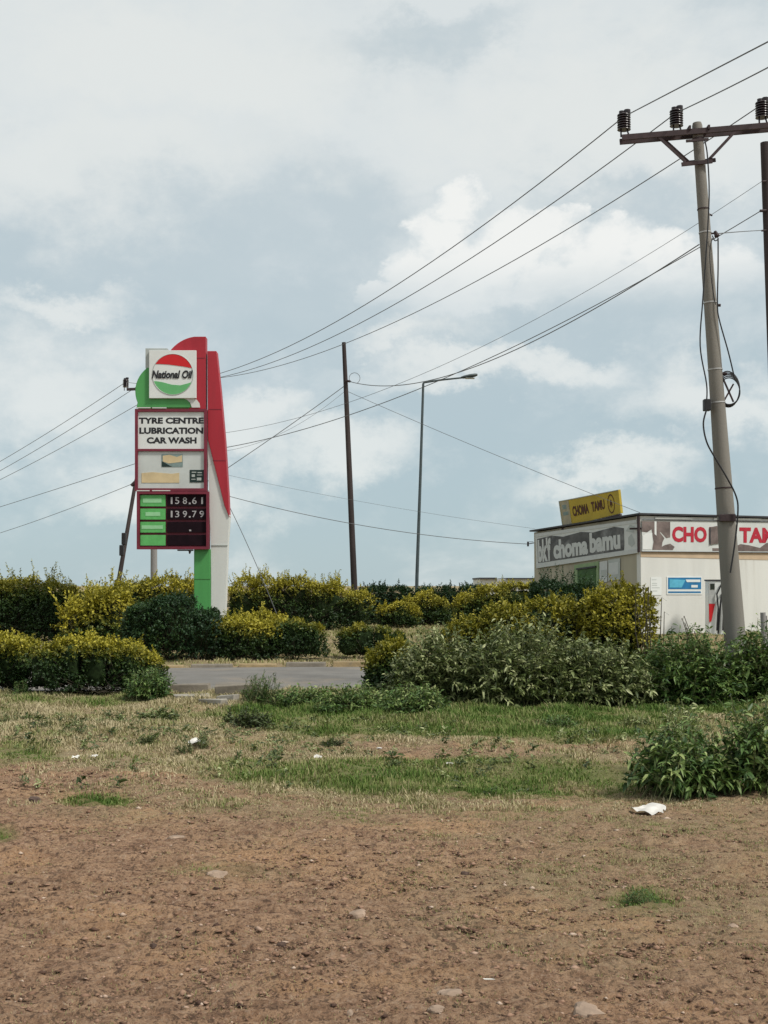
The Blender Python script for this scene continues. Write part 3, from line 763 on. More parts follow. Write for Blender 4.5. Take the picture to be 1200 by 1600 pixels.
for i, (px, py, hw, hp, dk_) in enumerate([(15, 1128, 22, 22, .3), (118, 1150, 26, 34, .25), (232, 1158, 14, 26, .2), (290, 1172, 16, 30, .3), (320, 1165, 12, 34, .4), (70, 1140, 18, 18, .4)]):
    d = 3200 / (py - 915)
    weed('low_weeds', px, d, hw, py - hp, 'thin ' + ['pale weed at the left edge of the dry grass', 'brown stalky weed in the dry grass left of centre', 'short stalky weed under the broad leafed low weeds',
         'stalky brown weed just left of the white scrap', 'tall thin stalks just right of the white scrap', 'pale low weed in front of the small round weed'][i],
         cat='weeds', mat='weedleaf', nst=26, nl=8, leaf=.05, depth=.14, group=WG, tints=(0, dk_ + .3), lw=.22, stemmat='stem', stems_r=.003)
# bare twiggy stalks in front of the shop wall
for (px, d, top, hw, lab) in [(1012, 18.6, 905, 26, 'bare curled twigs sticking up against the cream wall'), (1090, 18.0, 945, 26, 'thin bare branch leaning across the cream wall by the pump')]:
    cx = P(px, 900, d).x; mb = MB(); rr = random.Random(px)
    for k in range(7):
        x0_ = cx + rr.uniform(-.05, .05); e = P(px + rr.uniform(-hw, hw), top + rr.uniform(0, 60), d)
        q = (Vector((x0_, d, .2)) + e) / 2 + Vector((rr.uniform(-.1, .1), 0, .05))
        mb.tube([(x0_, d, 0), q, e, e + Vector((rr.uniform(-.06, .08), 0, -.05))], [.012, .008, .005, .002], 5)
    tag(mb.build('bare_twigs', M['twig'], smooth=True), lab, 'twigs')


# ------------------------------------------------------------------ grass and gravel (nobody could count them)
def scatter(nn, ylo, yhi, power=1.0):
    """even in the world over the wedge in front of the camera, with a margin to both sides"""
    y = (RG.uniform(ylo ** 2, yhi ** 2, nn)) ** 0.5
    x = RG.uniform(-0.36, 0.36, nn) * y + RG.uniform(-1, 1, nn)
    return x, y


def blades(name, nn, ylo, yhi, hfun, keep, flat, tintf, wid=0.004):
    x, y = scatter(nn, ylo, yhi)
    gr_, st_ = zones(x, y); k = RG.uniform(0, 1, nn) < keep(gr_, st_, x, y)
    k &= np.abs(y - 22.6 - .10 * x) > 2.95
    x, y, gr_, st_ = x[k], y[k], gr_[k], st_[k]; m = len(x)
    z = gz(x, y) - .004
    h = hfun(gr_, st_, x, y) * RG.uniform(.45, 1.3, m) * np.clip(1 + .7 * snz(x * 2.2, y * 2.2, 21), .4, 2.4)
    an = RG.uniform(0, 6.283, m); lean = RG.uniform(.2, 1, m) * flat
    dx = np.stack([np.cos(an), np.sin(an)], 1) * (h * lean)[:, None]
    sx = np.stack([-np.sin(an), np.cos(an)], 1); sx += RG.normal(0, .5, sx.shape); sx = unit(sx) * (wid * (0.6 + y / 18) * RG.uniform(.6, 1.4, m))[:, None]
    up = h * np.sqrt(np.clip(1 - (lean * .7) ** 2, .08, 1))
    p0 = np.stack([x - sx[:, 0], y - sx[:, 1], z], 1); p1 = np.stack([x + sx[:, 0], y + sx[:, 1], z], 1)
    md = np.stack([x + dx[:, 0] * .35, y + dx[:, 1] * .35, z + up * .62], 1); s3 = np.stack([sx[:, 0], sx[:, 1], 0 * x], 1) * .75
    tip = np.stack([x + dx[:, 0], y + dx[:, 1], z + up * RG.uniform(.7, 1.0, m)], 1)
    V_ = np.stack([p0, p1, md + s3, md - s3, tip], 1).reshape(-1, 3)
    F_ = (np.array([[0, 1, 2], [0, 2, 3], [3, 2, 4]])[None] + (np.arange(m) * 5)[:, None, None]).reshape(-1, 3)
    ti = np.clip(tintf(gr_, st_, x, y) + RG.normal(0, .09, m), 0, 1)
    o = tri_mesh(name, V_, F_, M['grass'], None, np.repeat(ti, 5))
    return tag(o, kind='stuff')


def tf(g_, s_, x, y): return np.clip(0.80 - 0.50 * g_ + 0.16 * snz(x * 2, y * 2, 5) + 0.1 * RG.normal(size=len(x)), 0, 1)


o = blades('grass', 260000, 9.3, 20.0, lambda g_, s_, x, y: 0.032 + 0.02 * g_ + .055 * np.clip((y - 12) / 6, 0, 1) * s_,
           lambda g_, s_, x, y: np.clip(.15 + g_ + s_, 0, 1), .8, tf, .0035)
tag(o, 'short green and straw coloured grass covering the verge before the road', 'grass')
o = blades('dry_stubble', 230000, 4.2, 10.3, lambda g_, s_, x, y: 0.012 + .028 * g_ + .010 * s_,
           lambda g_, s_, x, y: np.clip(.13 + 1.1 * g_ + .95 * s_, 0, 1), 1.0, lambda g_, s_, x, y: np.clip(.66 - .5 * g_ + .12 * snz(x * 2, y * 2, 5), 0, 1), .0018)
tag(o, 'thin dry stubble scattered over the bare red brown soil', 'dry grass')
o = blades('grass', 120000, 24.5, 60.0, lambda g_, s_, x, y: 0.07 + 0 * x, lambda g_, s_, x, y: .8 + 0 * x, .8,
           lambda g_, s_, x, y: np.clip(.70 - .35 * g_, 0, 1), .006)
tag(o, 'tan dry grass growing beyond the road around the hedges', 'grass')


def rosettes(nn):
    y = RG.uniform(10.0 ** 2, 19.0 ** 2, nn) ** .5; x = RG.uniform(-.34, .34, nn) * y
    c_ = snz(x * .9, y * .9, 31); k = c_ > RG.uniform(-.2, 1.6, nn); x, y = x[k], y[k]; m = len(x); kk_ = 14
    rp = np.repeat(np.arange(m), kk_); sz = RG.uniform(.4, 1.5, m)[rp]
    pos = np.stack([x[rp], y[rp], gz(x, y)[rp] + RG.uniform(0, .05, len(rp)) * sz], 1) + RG.normal(0, .016, (len(rp), 3)) * [1, 1, .3]
    la = unit(RG.normal(size=(len(rp), 3)) * [1, 1, .4] + [0, 0, .7])
    L = .05 * sz * RG.uniform(.6, 1.3, len(rp))
    v, f, q = leaf_big(pos, la, unit(RG.normal(size=(len(rp), 3)) * .4 + [0, 0, 1]), L, L * .35, .4 * RG.uniform(.3, 1.5, len(rp)))
    ti = np.clip(RG.uniform(.05, .95, m)[rp] + RG.normal(0, .12, len(rp)), 0, 1)
    return tag(tri_mesh('ground_cover', v, f, M['weedleaf'], None, np.repeat(ti, q)), 'small low weeds dotted through the dry and green grass', 'ground cover', kind='stuff')


rosettes(5200)


def pebbles(name, nn, ylo, yhi, smin, smax, mat, lab, cat, keepf):
    x, y = scatter(nn, ylo, yhi); k = RG.uniform(0, 1, nn) < keepf(x, y); x, y = x[k], y[k]; m = len(x)
    base = np.array([[1, 0, 0], [0.4, .9, 0], [-.8, .6, 0], [-.8, -.6, 0], [.4, -.9, 0], [.1, 0, .8], [0.1, 0, -.6]], float)
    s_ = (smin + (smax - smin) * RG.uniform(0, 1, m) ** 4)
    v = base[None] * (1 + RG.normal(0, .30, (m, 7, 3)))
    an = RG.uniform(0, 6.28, m); c_, s2 = np.cos(an)[:, None], np.sin(an)[:, None]
    sx = RG.uniform(.7, 1.5, (m, 1)); sz = RG.uniform(.35, .75, (m, 1))
    X_ = v[:, :, 0] * sx; Y_ = v[:, :, 1]
    V_ = np.stack([X_ * c_ - Y_ * s2, X_ * s2 + Y_ * c_, v[:, :, 2] * sz], 2) * s_[:, None, None]
    V_ += np.stack([x, y, gz(x, y) + s_ * .1], 1)[:, None, :]
    f = np.array([[0, 1, 5], [1, 2, 5], [2, 3, 5], [3, 4, 5], [4, 0, 5], [1, 0, 6], [2, 1, 6], [3, 2, 6], [4, 3, 6], [0, 4, 6]])
    F_ = (f[None] + (np.arange(m) * 7)[:, None, None]).reshape(-1, 3)
    o = tri_mesh(name, V_.reshape(-1, 3), F_, mat, None, np.repeat(np.clip(RG.normal(.45, .25, m), 0, 1), 7))
    return tag(o, lab, cat, kind='stuff')


M['gravel'] = leafmat('soil_gravel', [(0.0, (0.075, .045, .034)), (.35, (.20, .118, .078)), (.8, (.34, .215, .15)), (1.0, (.48, .37, .29))], 0.0, .95, .1)
def keepg(x, y):
    g_, s_ = zones(x, y); return np.clip(.95 - g_ - .45 * s_, .06, 1) * np.clip(.55 + .5 * snz(x * .8, y * .8, 8), .12, 1)
pebbles('gravel', 170000, 4.0, 13.0, .002, .013, M['gravel'], 'fine pebbles and crumbs strewn over the red brown soil', 'gravel', keepg)
pebbles('clods', 30000, 4.0, 12.5, .004, .022, M['gravel'], 'larger clods of red brown soil lying among the gravel', 'soil clods', keepg)


# stones and litter that stand out
def rock(px, py, w_px, h_px, mat, lab, cat='stone', name='stone', group=None, seed=1, flatt=1.0):
    d = 3200 / (py - 915); c0 = P(px, py, d); rr = np.random.default_rng(seed)
    bm = bmesh.new(); bmesh.ops.create_icosphere(bm, subdivisions=3, radius=1)
    sw = w_px / 2000 * d / 2; sh_ = max(h_px / 2000 * d * .75, .006)
    for v in bm.verts:
        q = np.array(v.co); dd = 1 + .38 * float(lumps(q[None], seed, 1.8)[0]) + .14 * float(lumps(q[None], seed + 3, 6)[0])
        q = q * dd; q[2] = min(q[2], .7 + .35 * q[0] + .12 * math.sin(seed * 3 + q[1] * 4))
        v.co = (q[0] * sw, q[1] * sw * .8, q[2] * sh_ * flatt)
    me = bpy.data.meshes.new(name); bm.to_mesh(me); bm.free(); me.materials.append(mat)
    o = bpy.data.objects.new(name, me); COL.objects.link(o); o.location = (c0.x, d, gzf(c0.x, d)); o.rotation_euler = (0, 0, seed)
    ORIG[o.name] = Vector((0, 0, 0))
    return tag(o, lab, cat, group)


SG = 'stones lying on the bare soil'
rock(921, 1576, 58, 20, M['stone'], 'large flat brown stone at the bottom right of centre', group=SG, seed=2)
rock(682, 1584, 34, 12, M['stone'], 'pale flat stone just left of the large flat brown stone', group=SG, seed=3)
rock(700, 1552, 40, 10, M['stone'], 'wide pale stone below the thin white paper strip', group=SG, seed=4)
rock(342, 1372, 42, 13, M['stone'], 'grey tan stone beside the dark patch of grass left of centre', group=SG, seed=5)
rock(275, 1308, 30, 10, M['stone'], 'tan stone above the grey tan stone', group=SG, seed=6)
rock(560, 1418, 26, 12, M['stone'], 'small pale stone in the middle of the bare soil', group=SG, seed=7)
rock(548, 1580, 16, 9, M['stone'], 'small rounded stone at the bottom in the middle', group=SG, seed=8)
rock(54, 1253, 22, 10, M['darkstone'], 'dark shiny lump near the left edge of the soil', group=SG, seed=9)
rock(727, 1360, 14, 9, M['darkstone'], 'small black lump right of centre on the soil', group=SG, seed=10)
rock(240, 1468, 14, 9, M['darkstone'], 'small dark clod at the lower left', group=SG, seed=11)
rock(440, 1470, 13, 8, M['darkstone'], 'small dark clod at the lower middle', group=SG, seed=12)
rock(1145, 1430, 22, 10, M['stone'], 'brown stone on the stubble near the right edge', group=SG, seed=13)
rock(1112, 1556, 16, 9, M['darkstone'], 'dark clod at the bottom right', group=SG, seed=14)
rock(268, 1268, 15, 7, M['darkstone'], 'dark clod above the tan stone', group=SG, seed=15)


def scrap(px, py, w_px, lab, seed, lift=.2, aspect=.7, crump=.22):
    d = 3200 / (py - 915); c0 = P(px, py, d); sw = w_px / 2000 * d / 2; rr = np.random.default_rng(seed)
    nx_ = 9; V_ = []; 
    for j in range(nx_):
        for i in range(nx_):
            u, v = i / (nx_ - 1) * 2 - 1, j / (nx_ - 1) * 2 - 1
            V_.append([u * sw * (1 + .18 * math.sin(3 * v + seed)), v * sw * aspect * 1.1 * (1 + .3 * math.sin(3 * u + seed)), 0])
    V_ = np.array(V_); V_[:, 2] = np.abs(lumps(V_ / sw * 1.0, seed, 2.4)) * sw * crump + .006 + (V_[:, 1] / sw + 1.5) * sw * lift * .2
    V_ += np.array([c0.x, d, gzf(c0.x, d)])
    top = V_; bot = V_ - [0, 0, .0015]; F_ = []
    for j in range(nx_ - 1):
        for i in range(nx_ - 1):
            a = j * nx_ + i; F_.append((a, a + 1, a + nx_ + 1, a + nx_)); o_ = nx_ * nx_; F_.append((a + o_, a + nx_ + o_, a + nx_ + 1 + o_, a + 1 + o_))
    o = tri_mesh('paper_scrap', np.concatenate([top, bot]), np.array(F_), M['paper'])
    return tag(o, lab, 'litter', 'white paper scraps on the ground')


scrap(1014, 1261, 46, 'large crumpled white paper lying below the broad leafed bush', 1, .8, .75, .5)
scrap(308, 1163, 24, 'crumpled white scrap in the dry grass at the left', 2, 1.2, .8, .5)
scrap(497, 1183, 11, 'tiny white scrap in the green grass left of centre', 3, 1.4, .8, .5)
scrap(757, 1528, 28, 'thin white paper strip near the bottom of the picture', 4, .3, .12, .1)
scrap(118, 1188, 10, 'tiny pale scrap at the upper edge of the soil, left one of two', 5, 1.2, .6, .5)
scrap(145, 1184, 13, 'pale flat scrap at the upper edge of the soil, right one of two', 6, .8, .6, .4)
scrap(703, 1193, 10, 'tiny white scrap in the green grass right of centre', 7, 1.2, .6, .4)
scrap(593, 1168, 8, 'tiny white scrap on the dry grass in the middle', 8, 1.2, .6, .4)
scrap(1145, 1012 + 95, 8, 'tiny white scrap beyond the broad leafed bush', 9, 1.2, .6, .4)

# broken drain slabs beside the road
for i, (px, py, L_, wy, rz, hh, lab) in enumerate([
    (300, 1091, .50, .30, .15, .07, 'flat broken concrete slab left of the pale tilted strip'),
    (332, 1098, .52, .10, -.75, .06, 'pale narrow concrete strip lying diagonally by the road'),
    (356, 1094, .34, .12, -.6, .09, 'short pale concrete lump beside the feathery tuft'),
    (372, 1086, .62, .20, .05, .16, 'rusty brown concrete block at the near road edge'),
    (297, 1080, .60, .14, .02, .13, 'grey broken kerb piece at the near road edge')]):
    d = 3200 / (py - 915); c0 = P(px, py, d); mb = MB(); rr = random.Random(i + 5)
    mb.box((-L_ / 2, -wy / 2, -.05), (L_ / 2, wy / 2, hh + .01))
    for v in mb.v: v += Vector((rr.uniform(-.03, .03), rr.uniform(-.03, .03), rr.uniform(-.015, .015)))
    o = mb.build('concrete_slab', M['slab'] if i < 3 else M['kerbgrey'], bevel=.012)
    o.location = (c0.x, d, gzf(c0.x, d)); o.rotation_euler = (0, R(rr.uniform(-3, 3)), rz)
    tag(o, lab, 'concrete slab', 'broken concrete pieces beside the road')


# ------------------------------------------------------------------ lettering
def text_polys(body, bold=0.0, shear=0.0, spacing=1.0):
    cu = bpy.data.curves.new('lettering', 'FONT'); cu.body = body; cu.offset = bold; cu.shear = shear; cu.space_character = spacing
    cu.resolution_u = 3; cu.fill_mode = 'FRONT'; cu.extrude = 0.02; cu.align_x = 'LEFT'
    o = bpy.data.objects.new('lettering', cu); COL.objects.link(o)
    dg = bpy.context.evaluated_depsgraph_get(); me = bpy.data.meshes.new_from_object(o.evaluated_get(dg))
    vs = np.array([v.co[:] for v in me.vertices]); fs = [list(p.vertices) for p in me.polygons]
    bpy.data.objects.remove(o); bpy.data.curves.remove(cu); bpy.data.meshes.remove(me)
    return vs, fs


class Face:
    """a flat panel given by its four corners (bottom-left, bottom-right, top-right, top-left); +n points to the viewer"""
    def __init__(s, bl, br, tr, tl):
        s.c = [Vector(q) for q in (bl, br, tr, tl)]
        s.n = (s.c[1] - s.c[0]).cross(s.c[3] - s.c[0]).normalized()
    def at(s, u, v, off=0.0):
        bl, br, tr, tl = s.c
        return (bl * (1 - u) + br * u) * (1 - v) + (tl * (1 - u) + tr * u) * v + s.n * off
    def slab(s, mb, u0, v0, u1, v1, o0, o1):
        q = [(u0, v0), (u1, v0), (u1, v1), (u0, v1)]
        return mb.prism([s.at(u, v, o1) for u, v in q], [s.at(u, v, o0) for u, v in q])
    def poly(s, mb, pts, o0, o1):
        return mb.prism([s.at(u, v, o1) for u, v in pts], [s.at(u, v, o0) for u, v in pts])
    def text(s, body, u0, v0, u1, v1, off, mat, parent, name='lettering', bold=0.02, shear=0.0, thick=0.003, spacing=1.0, stretch_v=None):
        vs, fs = text_polys(body, bold, shear, spacing)
        lo, hi = vs.min(0), vs.max(0); mb = MB(); sc = (hi - lo); sc[sc < 1e-6] = 1
        for v in vs:
            u = u0 + (v[0] - lo[0]) / sc[0] * (u1 - u0); vv = v0 + (v[1] - lo[1]) / sc[1] * (v1 - v0)
            mb.v.append(s.at(u, vv, off + (thick if v[2] > 0 else 0)))
        mb.f = fs
        return mb.build(name, mat, parent)


# ------------------------------------------------------------------ price sign
SD = 33.0
pyl = empty('price_sign', (P(315, 970, SD).x, SD, 0), 'tall red, white and green filling station price sign with round logo', 'price sign')


def U(px, py, off=0.0):
    q = P(px, py, SD); return Vector((q.x, SD - off, q.z))


def flat(name, mat, pts, o0, o1, parent=pyl, bevel=0.0):
    mb = MB(); mb.prism([U(x, y, o1) for x, y in pts], [U(x, y, o0) for x, y in pts])
    return mb.build(name, mat, parent, bevel=bevel)


def rect(name, mat, x0, y0, x1, y1, o0, o1, parent=pyl, bevel=0.0):
    return flat(name, mat, [(x0, y1), (x1, y1), (x1, y0), (x0, y0)], o0, o1, parent, bevel)


def arc(cx, cy, rx_, ry_, a0, a1, k=14):
    return [(cx + rx_ * math.cos(R(a0 + (a1 - a0) * i / k)), cy - ry_ * math.sin(R(a0 + (a1 - a0) * i / k))) for i in range(k + 1)]


# white tapering column and the red fin on it
flat('white_column', M['white'], [(330, 1000), (350, 1000), (352.5, 940), (355.5, 852), (358.5, 806), (358, 800), (323.8, 640), (323.8, 686), (329.5, 852), (330, 900)], -.34, .02)
mb = MB()
mb.beam(U(330, 852, .028), U(356, 852, .028), .02, .025)
mb.build('column_joint', M['panelgrey'], pyl)
for (xa, ya, xb, yb, mm) in ((304.5, 905, 329, 905, 'maroon'), (298, 560, 321, 560, 'maroon'), (327, 640, 347, 640, 'maroon'), (333, 720, 353, 720, 'maroon')):
    mb = MB(); mb.beam(U(xa, ya, .061), U(xb, yb, .061), .012, .010); mb.build('panel_seam', M[mm] if ya < 900 else M['greendoor'], pyl)
flat('red_fin', M['paintred'], [(324.5, 549), (338.5, 549), (345, 610), (352, 690), (357, 770), (358.5, 808), (351, 790), (340, 746), (325, 686)], -.30, .06, bevel=.012)
flat('green_column', M['paintgreen'], [(303.5, 1000), (329.6, 1000), (329.2, 858), (303.5, 858)], -.28, .06, bevel=.02)
# red upper body with a rounded shoulder
sh = arc(312, 585, 58, 59, 153, 98, 10)
flat('red_body', M['paintred'], [(258, 548)] + sh[1:] + [(322, 526.5), (322, 640), (296, 640), (296, 600)], -.26, .06, bevel=.012)
# green quarter body, bottom left
gq = arc(262, 612, 50, 47, 128, 202, 10)
flat('green_body', M['paintgreen'], [(268, 576)] + gq + [(214, 637.5), (300, 637.5), (297, 628), (290, 622), (288, 600)], -.24, .075, bevel=.012)
flat('white_swoosh', M['white'], [(287, 623), (300, 622.5), (308, 625), (312.5, 631), (313.5, 637.5), (300.5, 637.5), (298, 630), (293, 625.5)], .0761, .09)
rect('back_panel', M['panelgrey'], 228, 545, 262, 576, -.2, .065)
lg = rect('logo_panel', M['panel'], 234.5, 549, 308, 623.5, .077, .15, bevel=.01)
cx_, cy_, rr_ = 271.5, 586.5, 31.5
ang = lambda y: math.degrees(math.asin((cy_ - y) / rr_))
a0, a1 = ang(572.5), 180 - ang(570)
top = arc(cx_, cy_, rr_, rr_, ang(576.5), 180 - ang(570.5), 20)
flat('logo_red_cap', M['logored'], top + [(250, 570.3), (265, 571.2), (285, 573.8), (301, 576.6)], .151, .158, lg)
bot = arc(cx_, cy_, rr_, rr_, 180 - ang(597), 360 + ang(598.5), 20)
flat('logo_green_cap', M['logogreen'], bot + [(295, 600.5), (283, 603.5), (270, 602.5), (255, 598.5), (245, 597)], .151, .158, lg)
fl = Face(U(234.5, 623.5, .15), U(308, 623.5, .15), U(308, 549, .15), U(234.5, 549, .15))
ft = lambda x: (x - 234.5) / 73.5
fv = lambda y: (623.5 - y) / 74.5
fl.text('National Oil', ft(238.8), fv(593), ft(302.5), fv(580.2), .012, M['black'], lg, bold=.035, shear=.25)
# ring edge of the logo, thin dark outline
ring = MB(); ring.tube([U(x, y, .156) for x, y in arc(cx_, cy_, rr_ + .3, rr_ + .3, 0, 360, 40)], .008, 5, caps=False)
ring.build('logo_ring', M['panelgrey'], lg)


def framed(name, x0, y0, x1, y1, wpx, o0, o1):
    mb = MB()
    for q in ((x0, y0, x1, y0 + wpx), (x0, y1 - wpx, x1, y1), (x0, y0 + wpx, x0 + wpx, y1 - wpx), (x1 - wpx, y0 + wpx, x1, y1 - wpx)):
        mb.prism([U(a_, b_, o1) for a_, b_ in ((q[0], q[3]), (q[2], q[3]), (q[2], q[1]), (q[0], q[1]))],
                 [U(a_, b_, o0) for a_, b_ in ((q[0], q[3]), (q[2], q[3]), (q[2], q[1]), (q[0], q[1]))])
    return mb.build(name, M['maroon'], pyl)


rect('board_back', M['maroon'], 213.5, 642, 324, 768, -.12, .085)
framed('board_frame', 213, 640.5, 324.5, 768, 4.2, .086, .20)
rect('board_divider', M['maroon'], 217.2, 702.5, 320.3, 706, .087, .19)
sp = rect('service_panel', M['panel'], 217.4, 645, 320.1, 702.3, .088, .15)
fs_ = Face(U(217.4, 702.3, .15), U(320.1, 702.3, .15), U(320.1, 645, .15), U(217.4, 645, .15))
fu = lambda x: (x - 217.4) / 102.7
fw = lambda y: (702.3 - y) / 57.3
fs_.text('TYRE CENTRE', fu(218.6), fw(663.2), fu(319.5), fw(653.5), .001, M['black'], sp, bold=.045)
fs_.text('LUBRICATION', fu(219.5), fw(679), fu(318.8), fw(669), .001, M['black'], sp, bold=.045)
fs_.text('CAR WASH', fu(231), fw(694), fu(308.5), fw(684.2), .001, M['black'], sp, bold=.045)
ap = rect('picture_panel', M['picpanel'], 217.4, 706.2, 320.1, 763.8, .088, .145)
pic = rect('printed_picture', M['teal'], 254, 710.5, 287, 730.5, .146, .152, ap)
flat('picture_pale_print', M['beige'], [(256, 722), (265, 725), (286, 722.5), (286, 712), (278, 715), (266, 711.5), (256, 713)], .153, .156, pic)  # pale shape printed in the picture
flat('picture_dark_print', M['darkplate'], [(254.5, 730), (270, 730), (254.5, 721.5)], .153, .1565, pic)  # dark corner printed in the picture
flat('beige_plate', M['beige'], [(223, 755), (281.5, 755), (281.5, 739.5), (270, 741), (240, 738.5), (223, 740)], .146, .155, ap)
dp = rect('dark_plate', M['darkplate'], 298, 735, 320, 754.5, .146, .156, ap)
mb = MB()
for (a_, b_, c_, d_) in ((301, 738, 308, 739.5), (310, 738.5, 317, 740), (301, 742, 306, 746), (309, 742.5, 317.5, 743.6), (300.5, 749, 307, 750.2), (309, 747, 316, 751.5)):
    mb.prism([U(a_, d_, .160), U(c_, d_, .160), U(c_, b_, .160), U(a_, b_, .160)], [U(a_, d_, .157), U(c_, d_, .157), U(c_, b_, .157), U(a_, b_, .157)])
mb.build('plate_marks', M['panelgrey'], dp)
# price board
rect('price_board_back', M['maroon'], 216.5, 769.5, 327.5, 857.5, -.12, .085)
framed('price_board_frame', 216, 768.6, 328.2, 858.6, 4.2, .086, .21)
rows = [(774.0, 791.6), (795.2, 812.2), (815.8, 832.4), (836.2, 852.6)]
prices = ['158.61', '139.79', None, None]
for i, (y0, y1) in enumerate(rows):
    lb = rect('price_label', M['rowgreen'], 221, y0, 260, y1, .087, .15)
    if i < 3:
        rect('label_print', M['rowpale'], (225, 229, 223, 0)[i], y0 + 5.5, (254, 252, 256, 0)[i], y1 - 5.5, .151, .156, lb)
    lb['label'] = ('green label with pale print beside the top price', 'green label with short pale print beside the second price', 'green label beside the display that shows only a dot',
                   'plain green label on the bottom row')[i]
    ds = rect('price_display', M['display'], 262.5, y0, 324, y1, .087, .14)
    ds['label'] = ('black display reading 158.61', 'black display reading 139.79', 'black display showing only a dot', 'blank black display on the bottom row')[i]
    fd = Face(U(262.5, y1, .14), U(324, y1, .14), U(324, y0, .14), U(262.5, y0, .14))
    if prices[i]:
        xs_ = [(267.5, 271.5), (275, 281.5), (287, 293.5), None, (301.5, 308.5), (313, 320)]
        for ch, xr in zip(prices[i], xs_):
            if ch == '.': fd.slab(MB(), 0, 0, 0, 0, 0, 0); q = (296.3, 299.2); a_ = ((q[0] - 262.5) / 61.5, (q[1] - 262.5) / 61.5); mb = MB(); fd.slab(mb, a_[0], .18, a_[1], .32, .001, .006); mb.build('digit', M['digit'], ds); continue
            if ch == '1': xr = (xr[1] - 4.2, xr[1] - 1.6) if xr[1] - xr[0] > 5 else (268.3, 271)
            fd.text(ch, (xr[0] - 262.5) / 61.5, .20, (xr[1] - 262.5) / 61.5, .80, .001, M['digit'], ds, name='digit', bold=.005, thick=.005)
    elif i == 2:
        mb = MB(); fd.slab(mb, .56, .12, .61, .27, .001, .006); mb.build('digit', M['digit'], ds)
# fittings under the board
mb = MB(); mb.prism([U(278, 860.8, .1), U(302, 860.8, .1), U(302, 858.8, .1), U(278, 858.8, .1)], [U(278, 860.8, -.05), U(302, 860.8, -.05), U(302, 858.8, -.05), U(278, 858.8, -.05)])
mb.tube([U(297, 861, .03), U(296.5, 865.5, .03)], [.04, .015], 8)
mb.build('bracket', M['darksteel'], pyl)
for (a_, b_, y_) in ((215, 237, 639.6), (240, 262, 639.8), (216, 236, 768.4), (240, 268, 768.3)):
    mb = MB(); mb.beam(U(a_, y_ - .8, .19), U(b_, y_ - .8, .19), .05, .022); mb.build('white_strip', M['white'], pyl)
rect('foot', M['concrete'], 296, 1010, 360, 996, -.5, .2)


# ------------------------------------------------------------------ poles and wires
def insulator(mb, base, h=.28, r=.10):
    """two posts and a bundle of porcelain sheds"""
    base = Vector(base)
    mb.tube([base + Vector((-.05 * h / .28, 0, -.12 * h / .28)), base + Vector((-.05 * h / .28, 0, 0))], .014 * h / .28, 6)
    mb.tube([base + Vector((.09 * h / .28, 0, -.12 * h / .28)), base + Vector((.05 * h / .28, 0, 0))], .014 * h / .28, 6)
    pts, rs = [], []
    k = 7
    for i in range(k):
        z0 = h * i / k
        pts += [base + Vector((0, 0, z0)), base + Vector((0, 0, z0 + h / k * .35)), base + Vector((0, 0, z0 + h / k * .8))]; rs += [r, r * .97, r * .62]
    pts.append(base + Vector((0, 0, h))); rs.append(r * .55)
    mb.tube(pts, rs, 12)
    mb.tube([base + Vector((-.03, 0, h)), base + Vector((-.03, 0, h * 1.12))], r * .42, 8)
    mb.tube([base + Vector((.05, 0, h)), base + Vector((.05, 0, h * 1.2))], r * .5, 8)


MD = 18.5
pb = P(1155, 1088, MD); pb.z = -.3; pt = P(1089, 192, MD)
mp = empty('power_pole', (pb.x, MD, 0), 'large grey concrete power pole with steel crossarm, cables and coil, front right', 'power pole')


def mpole(py, dx=0.0, dy=0.0):       # point on the axis of the concrete pole at a picture row
    k = (py - 192) / (1088 - 192); q = pt.lerp(P(1155, 1088, MD), k); return q + Vector((dx, dy, 0))


def mrad(py): return float(np.interp(py, [192, 430, 600, 750, 985, 1100], [.074, .089, .102, .120, .152, .165]))


mb = MB(); mb.tube([mpole(y) for y in (1100, 985, 800, 600, 400, 197, 192)], [mrad(y) for y in (1100, 985, 800, 600, 400, 197)] + [.062], 28)
mb.build('pole', M['concrete'], mp, smooth=True)
aL = P(972, 215, MD - .09); aR = P(1222, 194, MD - .09)
mb = MB(); fwd = Vector((0, .18, 0))
mb.beam(aL, aR, .04, .080); mb.beam(aL + fwd, aR + fwd, .04, .080)
mb.beam(mpole(204, -.14, -.13), mpole(204, -.14, .15), .03, .06); mb.beam(mpole(203, .14, -.13), mpole(203, .14, .15), .03, .06)
mb.build('crossarm', M['darksteel'], mp)
for off in (0, .18):
    for (a_, b_) in (((1022, 213), (1069, 256)), ((1150, 205), (1108, 250))):
        o_ = Vector((0, off - .09, 0)); sx = Vector(((.13 if a_[0] < 1100 else .0) if off else 0, 0, .02 if off else 0)); mb = MB()
        mb.beam(P(*a_, MD) + o_ + sx, P(*b_, MD) + o_ + sx, .025, .036); mb.build('brace', M['darksteel'], mp)
mb = MB(); mb.beam(P(1065, 257, MD - .105), P(1113, 252, MD - .105), .03, .055); mb.build('brace_plate', M['darksteel'], mp)
mb = MB(); mb.beam(P(1068, 255, MD + .105), P(1118, 250, MD + .105), .03, .055); mb.build('brace_plate', M['darksteel'], mp)
mb = MB(); mb.beam(P(1072, 220.5, MD - .15), P(1107, 217.5, MD - .15), .03, .035); mb.tube([mpole(217), mpole(221)], mrad(220) + .012, 20)
mb.build('clamp', M['darksteel'], mp)
INS = []
for (x_, y_) in ((975, 203), (1057, 197), (1191, 184)):
    base = P(x_, y_, MD); mb = MB(); insulator(mb, base, .25, .10); o = mb.build('insulator', M['insul'], mp, smooth=True); INS.append(base + Vector((0, 0, .2)))
